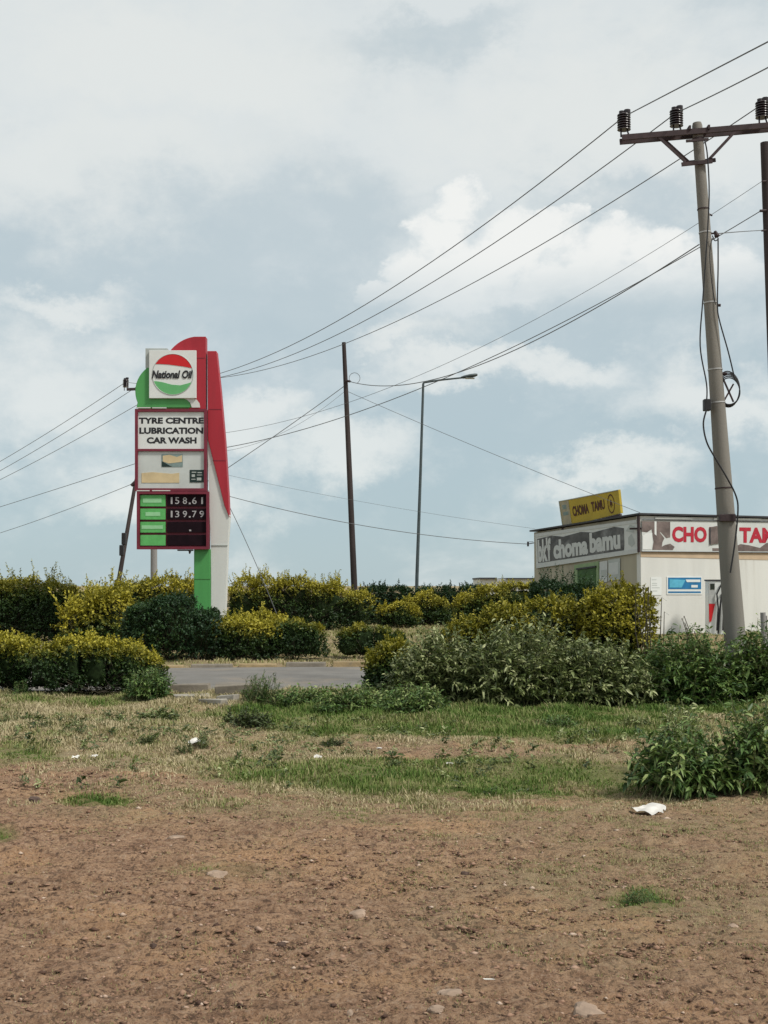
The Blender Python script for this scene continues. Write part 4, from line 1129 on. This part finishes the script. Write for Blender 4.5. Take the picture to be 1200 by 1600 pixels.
for (y_, m_) in ((330, 'darksteel'), (367, 'galv'), (478, 'galv'), (583, 'galv'), (635, 'galv'), (768, 'darksteel'), (810, 'darksteel'), (818, 'darksteel')):
    mb = MB(); mb.tube([mpole(y_ - 1), mpole(y_ + 1)], mrad(y_) + .007, 24, caps=False)
    f = mb.build('band', M[m_], mp, smooth=True)
# the dark buckle box low on the pole
mb = MB(); q = mpole(815); mb.box((q.x - .13, q.y - mrad(815) - .035, q.z - .05), (q.x + .10, q.y - mrad(815) + .06, q.z + .05)); mb.build('cable_clip', M['darksteel'], mp, bevel=.008)


def cable(name, pts, d, r=.011, parent=mp, mat='cable', n=6):
    """smooth cable through picture points at distance d"""
    pp = [P(*q[:2], q[2] if len(q) > 2 else d) for q in pts]; out = []
    for i in range(len(pp) - 1):
        a = pp[max(i - 1, 0)]; b_ = pp[i]; c_ = pp[i + 1]; e = pp[min(i + 2, len(pp) - 1)]
        for k in range(6):
            t = k / 6; out.append(.5 * ((2 * b_) + (-a + c_) * t + (2 * a - 5 * b_ + 4 * c_ - e) * t * t + (-a + 3 * b_ - 3 * c_ + e) * t ** 3))
    out.append(pp[-1]); mb = MB(); mb.tube(out, r, n); return mb.build(name, M[mat], parent, smooth=True)


cable('cable', [(1101, 219), (1105, 240), (1108, 290), (1107, 335), (1103, 400), (1098, 470), (1094, 540), (1104, 600), (1104, 628)], MD - .2, .010)
cable('cable', [(1122, 372), (1122, 420), (1121, 476), (1124, 500), (1138, 550), (1148, 592)], MD - .12, .010)
cable('cable', [(1104, 640), (1099, 662), (1104, 690), (1117, 715), (1135, 745), (1150, 775), (1153, 800), (1148, 850), (1141, 895)], MD - .21, .012)
cable('cable', [(1113, 368), (1117, 376), (1122, 374)], MD - .12, .008)
cable('cable', [(1113, 372), (1109, 395), (1112, 440), (1118, 476)], MD - .17, .007)
# coil of spare cable
mb = MB(); cc = P(1138, 612, MD)
for k in range(5):
    pts = []; rr1 = .155 + .014 * k
    for i in range(33):
        a = 2 * math.pi * i / 32; pts.append(cc + Vector((rr1 * math.cos(a) * (1.0 - .05 * k), -.05 + .018 * k + .01 * math.sin(3 * a + k), rr1 * 1.25 * math.sin(a) + .01 * k)))
    mb.tube(pts, .009, 6, caps=False)
mb.build('cable_coil', M['cable'], mp, smooth=True)
mb = MB(); mb.beam(P(1129, 590, MD), P(1146, 628, MD), .03, .02); mb.beam(P(1128, 632, MD), P(1146, 600, MD), .03, .02); mb.build('coil_bracket', M['darksteel'], mp)
mb = MB(); c0 = P(1105, 633, MD - .1); mb.box((c0.x - .055, c0.y - .06, c0.z - .085), (c0.x + .045, c0.y + .06, c0.z + .085)); mb.build('junction_box', M['cable'], mp, bevel=.015)
for (x_, y_) in ((1126, 477), (1136, 584)): mb = MB(); mb.tube([P(x_ - 8, y_, MD), P(x_, y_, MD - .03)], .022, 8); mb.build('cable_clip', M['darksteel'], mp)
mb = MB(); mb.tube([P(1105, 333, MD), P(1113, 337, MD)], .012, 6); mb.build('wire_hook', M['darksteel'], mp)
mb = MB(); mb.tube([P(1110, 365, MD), P(1117, 364.5, MD)], .014, 6); mb.tube([P(1117, 361, MD), P(1120.5, 369, MD), P(1122, 371, MD)], [.02, .042, .015], 8)
mb.build('wire_bracket', M['darksteel'], mp)

# far concrete pole behind the price sign
FD = 47.0
fb = P(240.5, 983, FD); ft_ = P(240.5, 594, FD)
fp = empty('power_pole', (fb.x, FD, 0), 'grey concrete power pole mostly hidden behind the price sign', 'power pole')
mb = MB(); mb.tube([Vector((fb.x, FD, -.2)), P(240.5, 900, FD), P(240.5, 750, FD), ft_], [.135, .125, .11, .09], 16); mb.build('pole', M['polegrey'], fp, smooth=True)
mb = MB(); mb.beam(P(198, 608.5, FD - .12), P(283, 605, FD - .12), .05, .10); mb.beam(P(198, 608.5, FD + .12), P(283, 605, FD + .12), .05, .10); mb.build('crossarm', M['darksteel'], fp)
FI = []
for (x_, y_) in ((196.5, 605), (226, 604), (281, 601)):
    base = P(x_, y_, FD); mb = MB(); insulator(mb, base, .30, .115); mb.build('insulator', M['insul'], fp, smooth=True); FI.append((x_, y_ - 8))
sp_ = empty('stay_pole', (P(184, 915, FD - 2).x, FD - 2, 0), 'dark leaning stay pole left of the price sign', 'stay pole')
mb = MB(); mb.tube([P(172, 985, FD - 2), P(185.5, 908, FD - 2), P(211, 758, FD - 1), P(238, 640, FD - .2)], [.085, .08, .065, .05], 14)
mb.build('pole', M['woodpole'], sp_, smooth=True)
mb = MB()
for (x_, y_, h_) in ((194, 842, 9), (190.5, 860, 8)):
    q = P(x_, y_, FD - 2.1); mb.box((q.x - .08, q.y - .1, q.z - h_ / 2000 * FD), (q.x + .07, q.y + .1, q.z + h_ / 2000 * FD))
mb.build('switch_box', M['cable'], sp_, bevel=.03)
mb = MB(); mb.tube([P(211, 753, FD - 1.1), P(205, 759, FD - 1.1)], .06, 8); mb.build('wire_bracket', M['darksteel'], sp_)

# bare wooden pole
WD = 48.0
wp = empty('power_pole', (P(555, 980, WD).x, WD, 0), 'slim bare wooden pole left of the street lamp', 'power pole')
mb = MB(); mb.tube([P(557, 985, WD), P(553.5, 915, WD), P(547, 760, WD), P(541, 620, WD), P(537.2, 535, WD)], [.125, .12, .105, .09, .075], 14); mb.build('pole', M['woodpole'], wp, smooth=True)
mb = MB(); mb.tube([P(541, 595, WD - .1), P(547, 596, WD - .2)], .045, 8); mb.build('wire_bracket', M['darksteel'], wp)
mb = MB(); mb.tube([P(545 + 4, 596, WD - .2)] + [P(554 + 8.5 * math.cos(a), 591 - 8.5 * math.sin(a), WD - .2) for a in np.linspace(3.6, -1.2, 18)], .010, 5); mb.build('wire_curl', M['wire'], wp, smooth=True)

# wooden pole at the right edge
RD = 26.5
rp_ = empty('power_pole', (P(1236, 1036, RD).x, RD, 0), 'dark brown wooden pole cut off by the right edge', 'power pole')
mb = MB(); mb.tube([P(1238, 1045, RD), P(1215, 700, RD), P(1195.5, 223, RD)], [.17, .14, .10], 16); mb.build('pole', M['woodpole'], rp_, smooth=True)
for y_, xx_, r_ in ((329, 1187.5, .03), (360, 1190, .02), (283, 1191, .02)): mb = MB(); mb.tube([P(1197, y_, RD - .1), P(xx_, y_ + .5, RD - .12)], r_, 8); mb.build('wire_bracket', M['darksteel'], rp_)

# street lamp
LD = 54.0
sl_ = empty('street_lamp', (P(650, 975, LD).x, LD, 0), 'tall thin street lamp with one arm reaching right', 'street lamp')
mb = MB(); mb.tube([P(650, 978, LD), P(651.5, 900, LD), P(657, 740, LD), P(661.3, 600, LD)], [.08, .075, .062, .052], 12); mb.build('pole', M['lamppole'], sl_, smooth=True)
mb = MB(); mb.tube([P(661, 600, LD), P(663, 597.5, LD), P(690, 593.5, LD), P(724, 590, LD)], [.05, .045, .04, .036], 10); mb.build('arm', M['lamppole'], sl_, smooth=True)
mb = MB(); a = P(720, 590, LD); b_ = P(746, 585.5, LD)
ax_ = (b_ - a)
sec = [(0, .05, .04), (.2, .13, .07), (.55, .17, .085), (.85, .15, .075), (1.0, .07, .045)]
rings = []
for t, ry2, rz2 in sec: rings.append([a + ax_ * t + Vector((0, ry2 * math.cos(k * math.pi / 6), rz2 * math.sin(k * math.pi / 6) + .0)) for k in range(12)])
for rg in rings: mb.v += rg
for i in range(4):
    for k in range(12): mb.f.append([i * 12 + k, i * 12 + (k + 1) % 12, (i + 1) * 12 + (k + 1) % 12, (i + 1) * 12 + k])
mb.f.append(list(range(12))); mb.f.append(list(range(48, 60)))
mb.build('lamp_head', M['lamppole'], sl_, smooth=True)
mb = MB(); c0 = a + ax_ * .55; mb.box((c0.x - .2, c0.y - .1, c0.z - .12), (c0.x + .2, c0.y + .1, c0.z - .075)); mb.build('lens', M['panelgrey'], sl_, bevel=.02)


def wire(A, B, mid, lab, group, r=.0088, rB=None, cat='wire', name='power_line', n=40):
    """a sagging wire between two world points that passes the given picture point"""
    A, B = Vector(A), Vector(B); mx_, my_ = mid
    lo_, hi_ = 0.0, 1.0
    px_ = lambda t: 600 + 2000 * (A.x + (B.x - A.x) * t) / ((A.y + (B.y - A.y) * t) * math.cos(PITCH) + ((A.z + (B.z - A.z) * t) - EYE) * math.sin(PITCH))
    s_ = 1 if px_(1) > px_(0) else -1
    for _ in range(40):
        m_ = (lo_ + hi_) / 2
        if (px_(m_) - mx_) * s_ < 0: lo_ = m_
        else: hi_ = m_
    t = (lo_ + hi_) / 2; yy = A.y + (B.y - A.y) * t; zt = P(mx_, my_, yy).z; zl = A.z + (B.z - A.z) * t
    sag = (zl - zt) / max(4 * t * (1 - t), .02)
    pts = []
    for i in range(n + 1):
        t = i / n; q = A.lerp(B, t); q.z -= 4 * sag * t * (1 - t); pts.append(q)
    mb = MB(); rB = rB or r
    mb.tube(pts, [r + (rB - r) * i / n for i in range(n + 1)], 5)
    o = mb.build(name, M['wire'], smooth=True)
    return tag(o, lab, cat, group)


PG = 'three upper power lines between the poles'; LG = 'lower power lines and service wires'
nm3 = ['upper', 'middle', 'lower']
mids = [(600, 458), (600, 485), (620, 502)]
ends = [((1075, 130), (1500, -90), 9.5), ((1152, 130), (1560, -95), 9.5), ((1260, 120), (1640, -95), 9.5)]
lmid = [(95, 663.5), (100, 677), (100, 697.5)]
for i in range(3):
    A = INS[i]; x_, y_ = FI[i]; B = P(x_, y_, FD)
    wire(A, B, mids[i], 'the %s of the three long wires from the big crossarm to the price sign' % nm3[i], PG)
    m_, e_, d_ = ends[i]
    wire(A, P(e_[0], e_[1], d_), m_, ['wire leaving the leftmost insulator upwards to the top right', 'wire leaving the middle insulator upwards to the top right', 'wire leaving the right insulator out of the picture'][i], PG)
    wire(B, P(-220, (822, 830, 836)[i], 96), lmid[i], 'the %s of the three wires descending left of the price sign' % nm3[i], PG, .011, .016)
f24 = lambda y: P(240.5, y, FD - .15)
wire(P(1188, 330, RD - .1), f24(712), (800, 543), 'lower wire passing behind the concrete pole down to the price sign', LG, .010, .013)
wire(P(1191, 283, RD - .1), f24(683), (800, 518), 'thinnest wire above the pair of lower wires', LG, .0055, .007)
wire(mpole(386, -.1), P(546, 596, WD - .2), (800, 549), 'wire from the concrete pole down to the hook of the bare wooden pole', LG, .009, .014)
wire(P(1121, 365, MD), P(1190, 360, RD - .12), (1150, 362.5), 'short wire between the concrete pole and the brown pole at the right edge', LG, .008)
wire(P(537, 604, WD), f24(806), (448, 668), 'wire sloping steeply down left from the bare wooden pole', LG, .014)
wire(P(538, 612, WD), f24(699), (440, 677), 'fainter wire sloping left from the bare wooden pole', LG, .006)
wire(f24(741), P(824, 850, 48), (560, 820), 'service wire from the price sign to the bracket on the shop', LG, .012)
wire(f24(716), P(836, 826, 48), (560, 783), 'faint upper service wire reaching the roof edge of the shop', LG, .005)
wire(P(544, 612, WD), P(1000, 801, 42.2), (770, 709), 'thin wire from the bare wooden pole down to the roof corner of the shop', LG, .0085)
wire(f24(715), P(-220, 858, 96), (95, 762), 'lower wire descending left of the price sign, upper of the low pair', LG, .012, .016)
wire(f24(742), P(-220, 878, 96), (95, 800), 'lowest wire descending left of the price sign', LG, .011, .015)
wire(f24(604), P(442, 984, 45.5), (385, 848), 'straight stay wire running down to the hedge right of the pillar', LG, .013, name='stay_wire', cat='stay wire')

# ------------------------------------------------------------------ the shop
DL, DC, DR = 48.0, 42.0, 46.0
def base(px, d): q = P(px, 990, d); return Vector((q.x, d, 0))
C0 = P(1000, 806, DC); L0 = P(834.5, 832, DL); R0 = P(1330, 814, DR)
Cb, Lb, Rb = Vector((C0.x, DC, 0)), Vector((L0.x, DL, 0)), Vector((R0.x, DR, 0))
shop = empty('shop_building', (C0.x, DC, 0), 'flat roofed cream shop with banners reading choma tamu', 'building')
BK = Vector((R0.x - 3.0, 53.5, 0)); BKz = 3.9
FLf = Face(Lb, Cb, C0, L0); FR = Face(Cb, Rb, R0, C0)


def wall_uv(face, px, py):
    """(u, v) of a picture point on a wall face"""
    o_ = Vector((0, 0, EYE)); dr = pdir(px, py); t = (face.c[0] - o_).dot(face.n) / dr.dot(face.n); q = o_ + dr * t
    hb = (face.c[1] - face.c[0]); u = (q - face.c[0]).dot(hb) / hb.dot(hb); top = face.c[3].z * (1 - u) + face.c[2].z * u
    return u, q.z / top


mb = MB(); th = .2
mb.prism([Lb, Cb, C0, L0], [q - FLf.n * th for q in (Lb, Cb, C0, L0)])
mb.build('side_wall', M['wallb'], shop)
e1 = .012
cR = [q + FR.n * e1 for q in (Cb, Rb, R0, C0)]
mb = MB(); mb.prism(cR, [q - FR.n * th for q in (Cb, Rb, R0, C0)])
mb.build('front_wall', M['wall'], shop)
mb = MB()
Bb = Lb + (Rb - Cb) * 1.0; Bt = L0 + (R0 - C0)
mb.prism([Bb, Lb + (Rb - Cb) * .01, L0 + (R0 - C0) * .01, Bt], [q + Vector((0, -.2, 0)) for q in (Bb, Lb + (Rb - Cb) * .01, L0 + (R0 - C0) * .01, Bt)])
mb.prism([Rb, Bb, Bt, R0], [q + Vector((-.2, 0, 0)) for q in (Rb, Bb, Bt, R0)])
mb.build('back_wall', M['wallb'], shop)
# roof sheet with overhang
mb = MB(); up_ = Vector((0, 0, .035)); ov = .13
pts = [L0 + FLf.n * ov - (C0 - L0).normalized() * .12, C0 + FLf.n * ov + FR.n * ov, R0 + FR.n * ov, Bt]
mb.prism([q + up_ for q in pts], [q + up_ + Vector((0, 0, .055)) for q in pts]); mb.build('roof', M['roofdark'], shop)
# banner on the side wall
def on(face, px, py): return wall_uv(face, px, py)
bl, br, tr, tl = on(FLf, 840, 888), on(FLf, 998.5, 864), on(FLf, 997, 812), on(FLf, 838, 834)
BN = Face(FLf.at(*bl, .03), FLf.at(*br, .03), FLf.at(*tr, .03), FLf.at(*tl, .03))
bn = empty('banner', BN.at(.5, 0), 'long grey banner reading choma bamu on the shaded side wall of the shop', 'banner')
mb = MB(); BN.slab(mb, 0, 0, 1, 1, 0, .02); mb.build('sheet', M['banner'], bn)
mb = MB()
for q in ((0, 0, 1, .13), (0, .90, 1, 1.0)): BN.slab(mb, *q, .021, .032)
mb.build('border', M['letterpale'], bn)
mb = MB(); BN.poly(mb, [(.02, .14), (.88, .14), (.885, .30), (.885, .80), (.80, .88), (.60, .80), (.48, .87), (.30, .80), (.18, .88), (.02, .84)], .0212, .026); mb.build('dark_print', M['bannerdark'], bn)
mb = MB(); BN.poly(mb, [(.92, .3), (.95, .2), (.98, .3), (.97, .42), (.95, .6), (.92, .5)], .0212, .025); BN.poly(mb, [(.9, .7), (.97, .62), (.98, .8), (.94, .88)], .0212, .025); mb.build('grey_print', M['panelgrey'], bn)
bx_ = lambda x: wall_uv(BN, x, 850)[0]
BN.text("bk'f", bx_(841), .15, bx_(861), .84, .027, M['letterpale'], bn, bold=.05)
BN.text('choma', bx_(865), .18, bx_(919), .74, .027, M['letterpale'], bn, bold=.05)
BN.text('bamu', bx_(922), .20, bx_(970), .80, .027, M['letterpale'], bn, bold=.05)
# window with pale green surround, notices
def wbox(face, name, mat, x0, y0, x1, y1, o0, o1, parent, lab=None, cat=None, group=None, quad=None):
    qs = [on(face, *q) for q in (quad or [(x0, y1), (x1, y1), (x1, y0), (x0, y0)])]
    mb = MB(); mb.prism([face.at(*q, o1) for q in qs], [face.at(*q, o0) for q in qs]); o = mb.build(name, mat, parent)
    if lab: tag(o, lab, cat, group)
    return o
wn = wbox(FLf, 'window', M['greentrim'], 0, 0, 0, 0, -.01, .05, shop, quad=[(899, 935), (937, 935), (937, 877), (899, 883)])
wbox(FLf, 'shutter', M['greendoor'], 0, 0, 0, 0, .051, .075, wn, quad=[(905, 935), (933, 935), (933, 885.5), (905, 889.5)])
wbox(FLf, 'lintel', M['roofdark'], 0, 0, 0, 0, .052, .11, wn, quad=[(904, 890.5), (934, 886.5), (934, 884), (904, 888)])
NGp = 'notices on the shop walls'
nt_ = wbox(FLf, 'notice', M['letterpale'], 0, 0, 0, 0, .02, .035, None, 'grey printed notice beside the green window, left sheet', 'notice', NGp, quad=[(938, 911), (950, 909), (950, 876), (938, 878)])
wbox(FLf, 'print', M['panelgrey'], 0, 0, 0, 0, .036, .040, nt_, quad=[(940, 900), (949, 899), (949, 890), (940, 891)])
nt_ = wbox(FLf, 'notice', M['panelgrey'], 0, 0, 0, 0, .02, .035, None, 'grey printed notice beside the green window, right sheet', 'notice', NGp, quad=[(951.5, 908), (970, 905), (970, 872), (951.5, 875)])
wbox(FLf, 'print', M['letterpale'], 0, 0, 0, 0, .036, .040, nt_, quad=[(953, 899), (967, 897), (967, 878), (953, 880)])
# dark downpipe at the corner
mb = MB(); q = C0 + FLf.n * .10 + FR.n * .05
mb.tube([q + Vector((0, 0, 0)), q + Vector((0, 0, -1.2))], .05, 8); mb.beam(q + Vector((-.25, .2, -.42)), q + Vector((.1, 0, -.42)), .05, .06); mb.build('downpipe', M['darksteel'], shop)
# front fascia
b4 = [on(FR, 1001.5, 861.5), on(FR, 1322, 864), on(FR, 1322, 817), on(FR, 1001.5, 812)]
FB = Face(*[FR.at(*q, .035) for q in b4])
LB = Face(*[FR.at(*q, .013) for q in (on(FR, 1000.5, 870), on(FR, 1322, 878), on(FR, 1322, 864.2), on(FR, 1000.5, 861.6))])
mb = MB(); LB.slab(mb, 0, 0, 1, 1, 0, .012); mb.build('tan_band', M['band'], shop)
mb = MB(); FB.slab(mb, .0, -.015, 1, .0, 0, .05); FB.slab(mb, 0, .985, 1, 1.0, .0, .05); mb.build('fascia_rail', M['roofdark'], shop)
LT = Face(*[FR.at(*q, .035) for q in (on(FR, 1001.5, 811), on(FR, 1322, 816), on(FR, 1322, 812), on(FR, 1001.5, 806.8))])
mb = MB()
for (a_, c_) in ((.06, .23), (.33, .56), (.62, .8), (.86, 1)): LT.slab(mb, a_, .1, c_, .85, .001, .02)
mb.build('light_strip', M['white'], shop)
fbn = empty('banner', FB.at(.5, 0), 'white banner with red letters CHO and TAM partly hidden by the concrete pole', 'banner')
mb = MB(); FB.slab(mb, 0, .0, 1, .98, .001, .02); mb.build('sheet', M['banner'], fbn)
fx = lambda x: wall_uv(FB, x, 836)[0]
mb = MB()
FB.poly(mb, [(fx(1002), .62), (fx(1010), .60), (fx(1017), .70), (fx(1020), .3), (fx(1018), .05), (fx(1050), .05), (fx(1053), .15), (fx(1046), .25), (fx(1037), .2), (fx(1033), .15),
             (fx(1034), .30), (fx(1037), .42), (fx(1030), .60), (fx(1031), .62), (fx(1040), .42), (fx(1046), .45), (fx(1046), .95), (fx(1002), .95)], .021, .026)
mb.build('brown_print', M['bannerbrown'], fbn); mb = MB()
FB.poly(mb, [(fx(1112), .03), (fx(1200), .03), (fx(1216), .05), (fx(1216), .35), (fx(1196), .30), (fx(1186), .14), (fx(1170), .22), (fx(1156), .26), (fx(1140), .12), (fx(1112), .12)], .021, .026)
mb.build('brown_print', M['bannerbrown'], fbn); mb = MB()
FB.poly(mb, [(fx(1250), .03), (fx(1318), .03), (fx(1318), .5), (fx(1290), .6), (fx(1270), .3)], .021, .026)
mb.build('brown_print', M['bannerbrown'], fbn)
mb = MB(); FB.poly(mb, [(fx(1021.5), .55), (fx(1024.5), .5), (fx(1024.5), .95), (fx(1021.5), .95)], .0265, .03)
FB.poly(mb, [(fx(1003), .06), (fx(1017), .06), (fx(1018), .58), (fx(1010), .57), (fx(1003), .5)], .0265, .03); mb.build('white_print', M['panel'], fbn)
FB.text('CHO', fx(1049), .30, fx(1103), .80, .0275, M['bannerred'], fbn, bold=.045)
FB.text('MA', fx(1107), .30, fx(1140), .80, .0275, M['bannerred'], fbn, bold=.045)
FB.text('TAMU', fx(1154), .30, fx(1228), .80, .0275, M['bannerred'], fbn, bold=.045)
# board sticking out from the fascia
bx = empty('projecting_sign', FR.at(*on(FR, 1112, 850), .1), 'small brown board sticking out of the fascia beside the concrete pole', 'sign')
q0, q1, q2, q3 = [FR.at(*on(FR, *q), .09) for q in ((1107, 851), (1128, 848), (1128, 820), (1107, 824))]
mb = MB(); mb.prism([q0, q1, q2, q3], [q - FR.n * .03 for q in (q0, q1, q2, q3)]); mb.build('board', M['bannerbrown'], bx)
mb = MB(); mb.beam(q0.lerp(q3, .2) - FR.n * .03, q0.lerp(q3, .2) - FR.n * .09, .03, .03); mb.beam(q1.lerp(q2, .2) - FR.n * .03, q1.lerp(q2, .2) - FR.n * .09, .03, .03)
mb.beam(q0, q3, .03, .02, FR.n); mb.build('frame', M['roofdark'], bx)
# notices on the front wall
nt_ = wbox(FR, 'notice', M['panel'], 1016, 902, 1033, 930, .013, .025, None, 'white paper notice left of the blue sign on the cream wall', 'notice', NGp)
mb = MB()
for y_ in (905.5, 911, 914, 918, 923): 
    qs = [on(FR, *q) for q in ((1018, y_ + .8), (1030 - (y_ % 3) * 2, y_ + .8), (1030 - (y_ % 3) * 2, y_), (1018, y_))]
    mb.prism([FR.at(*q, .028) for q in qs], [FR.at(*q, .0255) for q in qs])
mb.build('print', M['panelgrey'], nt_)
bs = empty('blue_sign', FR.at(*on(FR, 1068, 928), .02), 'blue and white sign on the cream wall left of the fuel pump', 'sign')
wbox(FR, 'board', M['panel'], 1041, 901, 1096, 929, .013, .03, bs)
wbox(FR, 'blue_panel', M['bluesign'], 1043, 902.5, 1094.5, 920.5, .031, .036, bs)
wbox(FR, 'light_blue_print', M['skyblue'], 0, 0, 0, 0, .037, .041, bs, quad=[(1045, 918), (1064, 918), (1070, 906), (1045, 905)])
wbox(FR, 'white_stripe', M['panel'], 0, 0, 0, 0, .0415, .044, bs, quad=[(1072, 909.5), (1093, 909.5), (1093, 905.5), (1070, 905.5)])
wbox(FR, 'white_stripe', M['panel'], 1079, 914, 1089, 918, .037, .041, bs)
wbox(FR, 'blue_stripe', M['bluesign'], 1043, 924, 1094, 926.5, .031, .036, bs)
# bracket at the far left corner
mb = MB(); q = P(825, 850, 48.05)
mb.beam(q, P(836, 848, 48.05), .03, .03); mb.tube([q + Vector((0, 0, .09)), q + Vector((0, 0, -.09))], .035, 8); mb.beam(q + Vector((0, 0, .08)), q + Vector((.2, 0, .08)), .02, .02)
mb.build('wire_bracket', M['darksteel'], shop)
# yellow sign on the roof
YD = 45.0
qa, qb, qc, qd = P(879, 824, 46.3), P(970, 802, 43.2), P(966, 765, 43.2), P(873, 783, 46.3)
YF = Face(qa, qb, qc, qd)
ys = empty('roof_sign', (qa + qb) / 2, 'tilted yellow sign reading CHOMA TAMU on the roof of the shop', 'sign')
mb = MB(); YF.slab(mb, 0, 0, 1, 1, -.10, 0); mb.build('box', M['yellow'], ys, bevel=.008)
mb = MB(); YF.slab(mb, .0, .97, 1, 1.0, .001, .012); YF.slab(mb, 0, 0, .012, .97, .001, .012); mb.build('frame', M['panelgrey'], ys)
mb = MB(); YF.slab(mb, .02, .02, .17, .95, .001, .006); mb.build('faded_end', M['greybeige'], ys)
mb = MB(); YF.slab(mb, .055, .66, .12, .82, .0065, .010); YF.slab(mb, .05, .42, .14, .55, .0065, .010); mb.build('print', M['teal'], ys)
YF.text('CHOMA', .215, .30, .49, .70, .002, M['brown'], ys, bold=.04)
YF.text('TAMU', .54, .32, .76, .72, .002, M['brown'], ys, bold=.04)
def ering(cu_, cv_, ru, rv, w_):
    mb_ = MB(); k = 28
    for i in range(k):
        a, b2 = 2 * math.pi * i / k, 2 * math.pi * (i + 1) / k
        f_ = lambda an, s_: (cu_ + (ru * s_) * math.cos(an), cv_ + (rv * s_) * math.sin(an))
        YF.poly(mb_, [f_(a, 1), f_(b2, 1), f_(b2, w_), f_(a, w_)][::-1], .002, .008)
    return mb_
mb = ering(.865, .48, .055, .40, .86); YF.poly(mb, [(.84, .35), (.85, .60), (.865, .66), (.88, .58), (.89, .35), (.872, .48), (.865, .30), (.855, .47)], .002, .008); mb.build('emblem', M['brown'], ys)
mb = MB()
for t in (.1, .5, .9):
    q = qa.lerp(qb, t); mb.beam(q + Vector((0, .05, .1)), q + Vector((0, .05, -.32)), .05, .05); mb.beam(q + Vector((0, .05, .5)), q + Vector((.25, .5, -.3)), .03, .03)
mb.beam(qa + Vector((0, 0, -.06)), qb + Vector((0, 0, -.06)), .09, .08); mb.build('support', M['darksteel'], ys)

# fuel pump
PD = 41.6
pu = empty('fuel_pump', (P(1122, 990, PD).x, PD, 0), 'white and red fuel pump with black hoses beside the concrete pole', 'fuel pump')
U2 = lambda x, y, o_=0.0: P(x, y, PD) - Vector((0, o_, 0))
def pr(name, mat, pts, o0, o1, bevel=0.0, par=pu):
    mb = MB(); mb.prism([U2(x, y, o1) for x, y in pts], [U2(x, y, o0) for x, y in pts]); return mb.build(name, mat, par, bevel=bevel)
pr('cabinet', M['panel'], [(1107, 992), (1138, 992), (1138, 908), (1107, 908)], -.45, 0, .02)
pr('top_cap', M['roofdark'], [(1106, 908), (1139, 908), (1139, 905.5), (1106, 905.5)], -.47, .02)
sc_ = pr('side_panel', M['pumpgrey'], [(1107.5, 943), (1116.5, 943), (1117, 930), (1117, 910), (1107.5, 910)], .001, .03)
pr('screen', M['glassdark'], [(1109.5, 921), (1116, 921), (1116, 912), (1109.5, 912)], .031, .04, par=sc_)
pr('red_panel', M['logored'], [(1108, 972), (1111, 971), (1117, 943.5), (1107.5, 943.5)], .001, .03)
mb = MB(); mb.tube([U2(1127, 912, .05), U2(1119, 928, .09), U2(1121, 950, .10), U2(1119, 985, .09)], .025, 8); mb.tube([U2(1132, 922, .08), U2(1126, 930, .1), U2(1123, 960, .1), U2(1121, 990, .1)], .03, 8); mb.build('hose', M['cable'], pu, smooth=True)
mb = MB(); mb.tube([U2(1129, 944, .06), U2(1130, 960, .08), U2(1129, 985, .06)], [.03, .04, .03], 8); mb.build('nozzle', M['cable'], pu, smooth=True)

# small post at the right edge
mb = MB(); q0_ = P(1196, 1050, 20.0); mb.tube([Vector((q0_.x, 20, 0)), P(1194, 1000, 20), P(1192, 957, 20)], [.05, .045, .042], 10)
mb.tube([Vector((q0_.x + .06, 20.05, 0)), P(1197, 962, 20.05)], [.02, .018], 8)
tag(mb.build('wooden_post', M['polegrey'], smooth=True), 'short grey post in front of the cream wall near the right edge', 'post')

# low building far behind
fbld = empty('low_building', P(792, 960, 78) * 1.0, 'small low plastered building with dark roof edge far behind the golden hedge', 'building')
fbld.location.z = 0; ORIG[fbld.name].z = 0
q0_, q1_ = P(750, 905, 78), P(850, 905, 78)
mb = MB(); mb.box((q0_.x, 78, 0), (q1_.x, 84, q0_.z)); mb.build('wall', M['wall'], fbld)
mb = MB(); z_ = q0_.z
mb.box((P(748.5, 900, 78).x, 77.8, z_ + .003), (P(776, 900, 78).x, 84, z_ + .10)); mb.box((P(791, 900, 78).x, 77.8, z_ + .003), (P(852, 900, 78).x, 84, z_ + .08)); mb.build('roof', M['roofdark'], fbld)
mb = MB(); mb.box((P(776.2, 900, 78).x, 77.9, z_ - .15), (P(790.8, 900, 78).x, 77.995, z_ + .02)); mb.build('gap_panel', M['pumpgrey'], fbld)

print('faces', sum(len(o.data.polygons) for o in bpy.data.objects if o.type == 'MESH'))
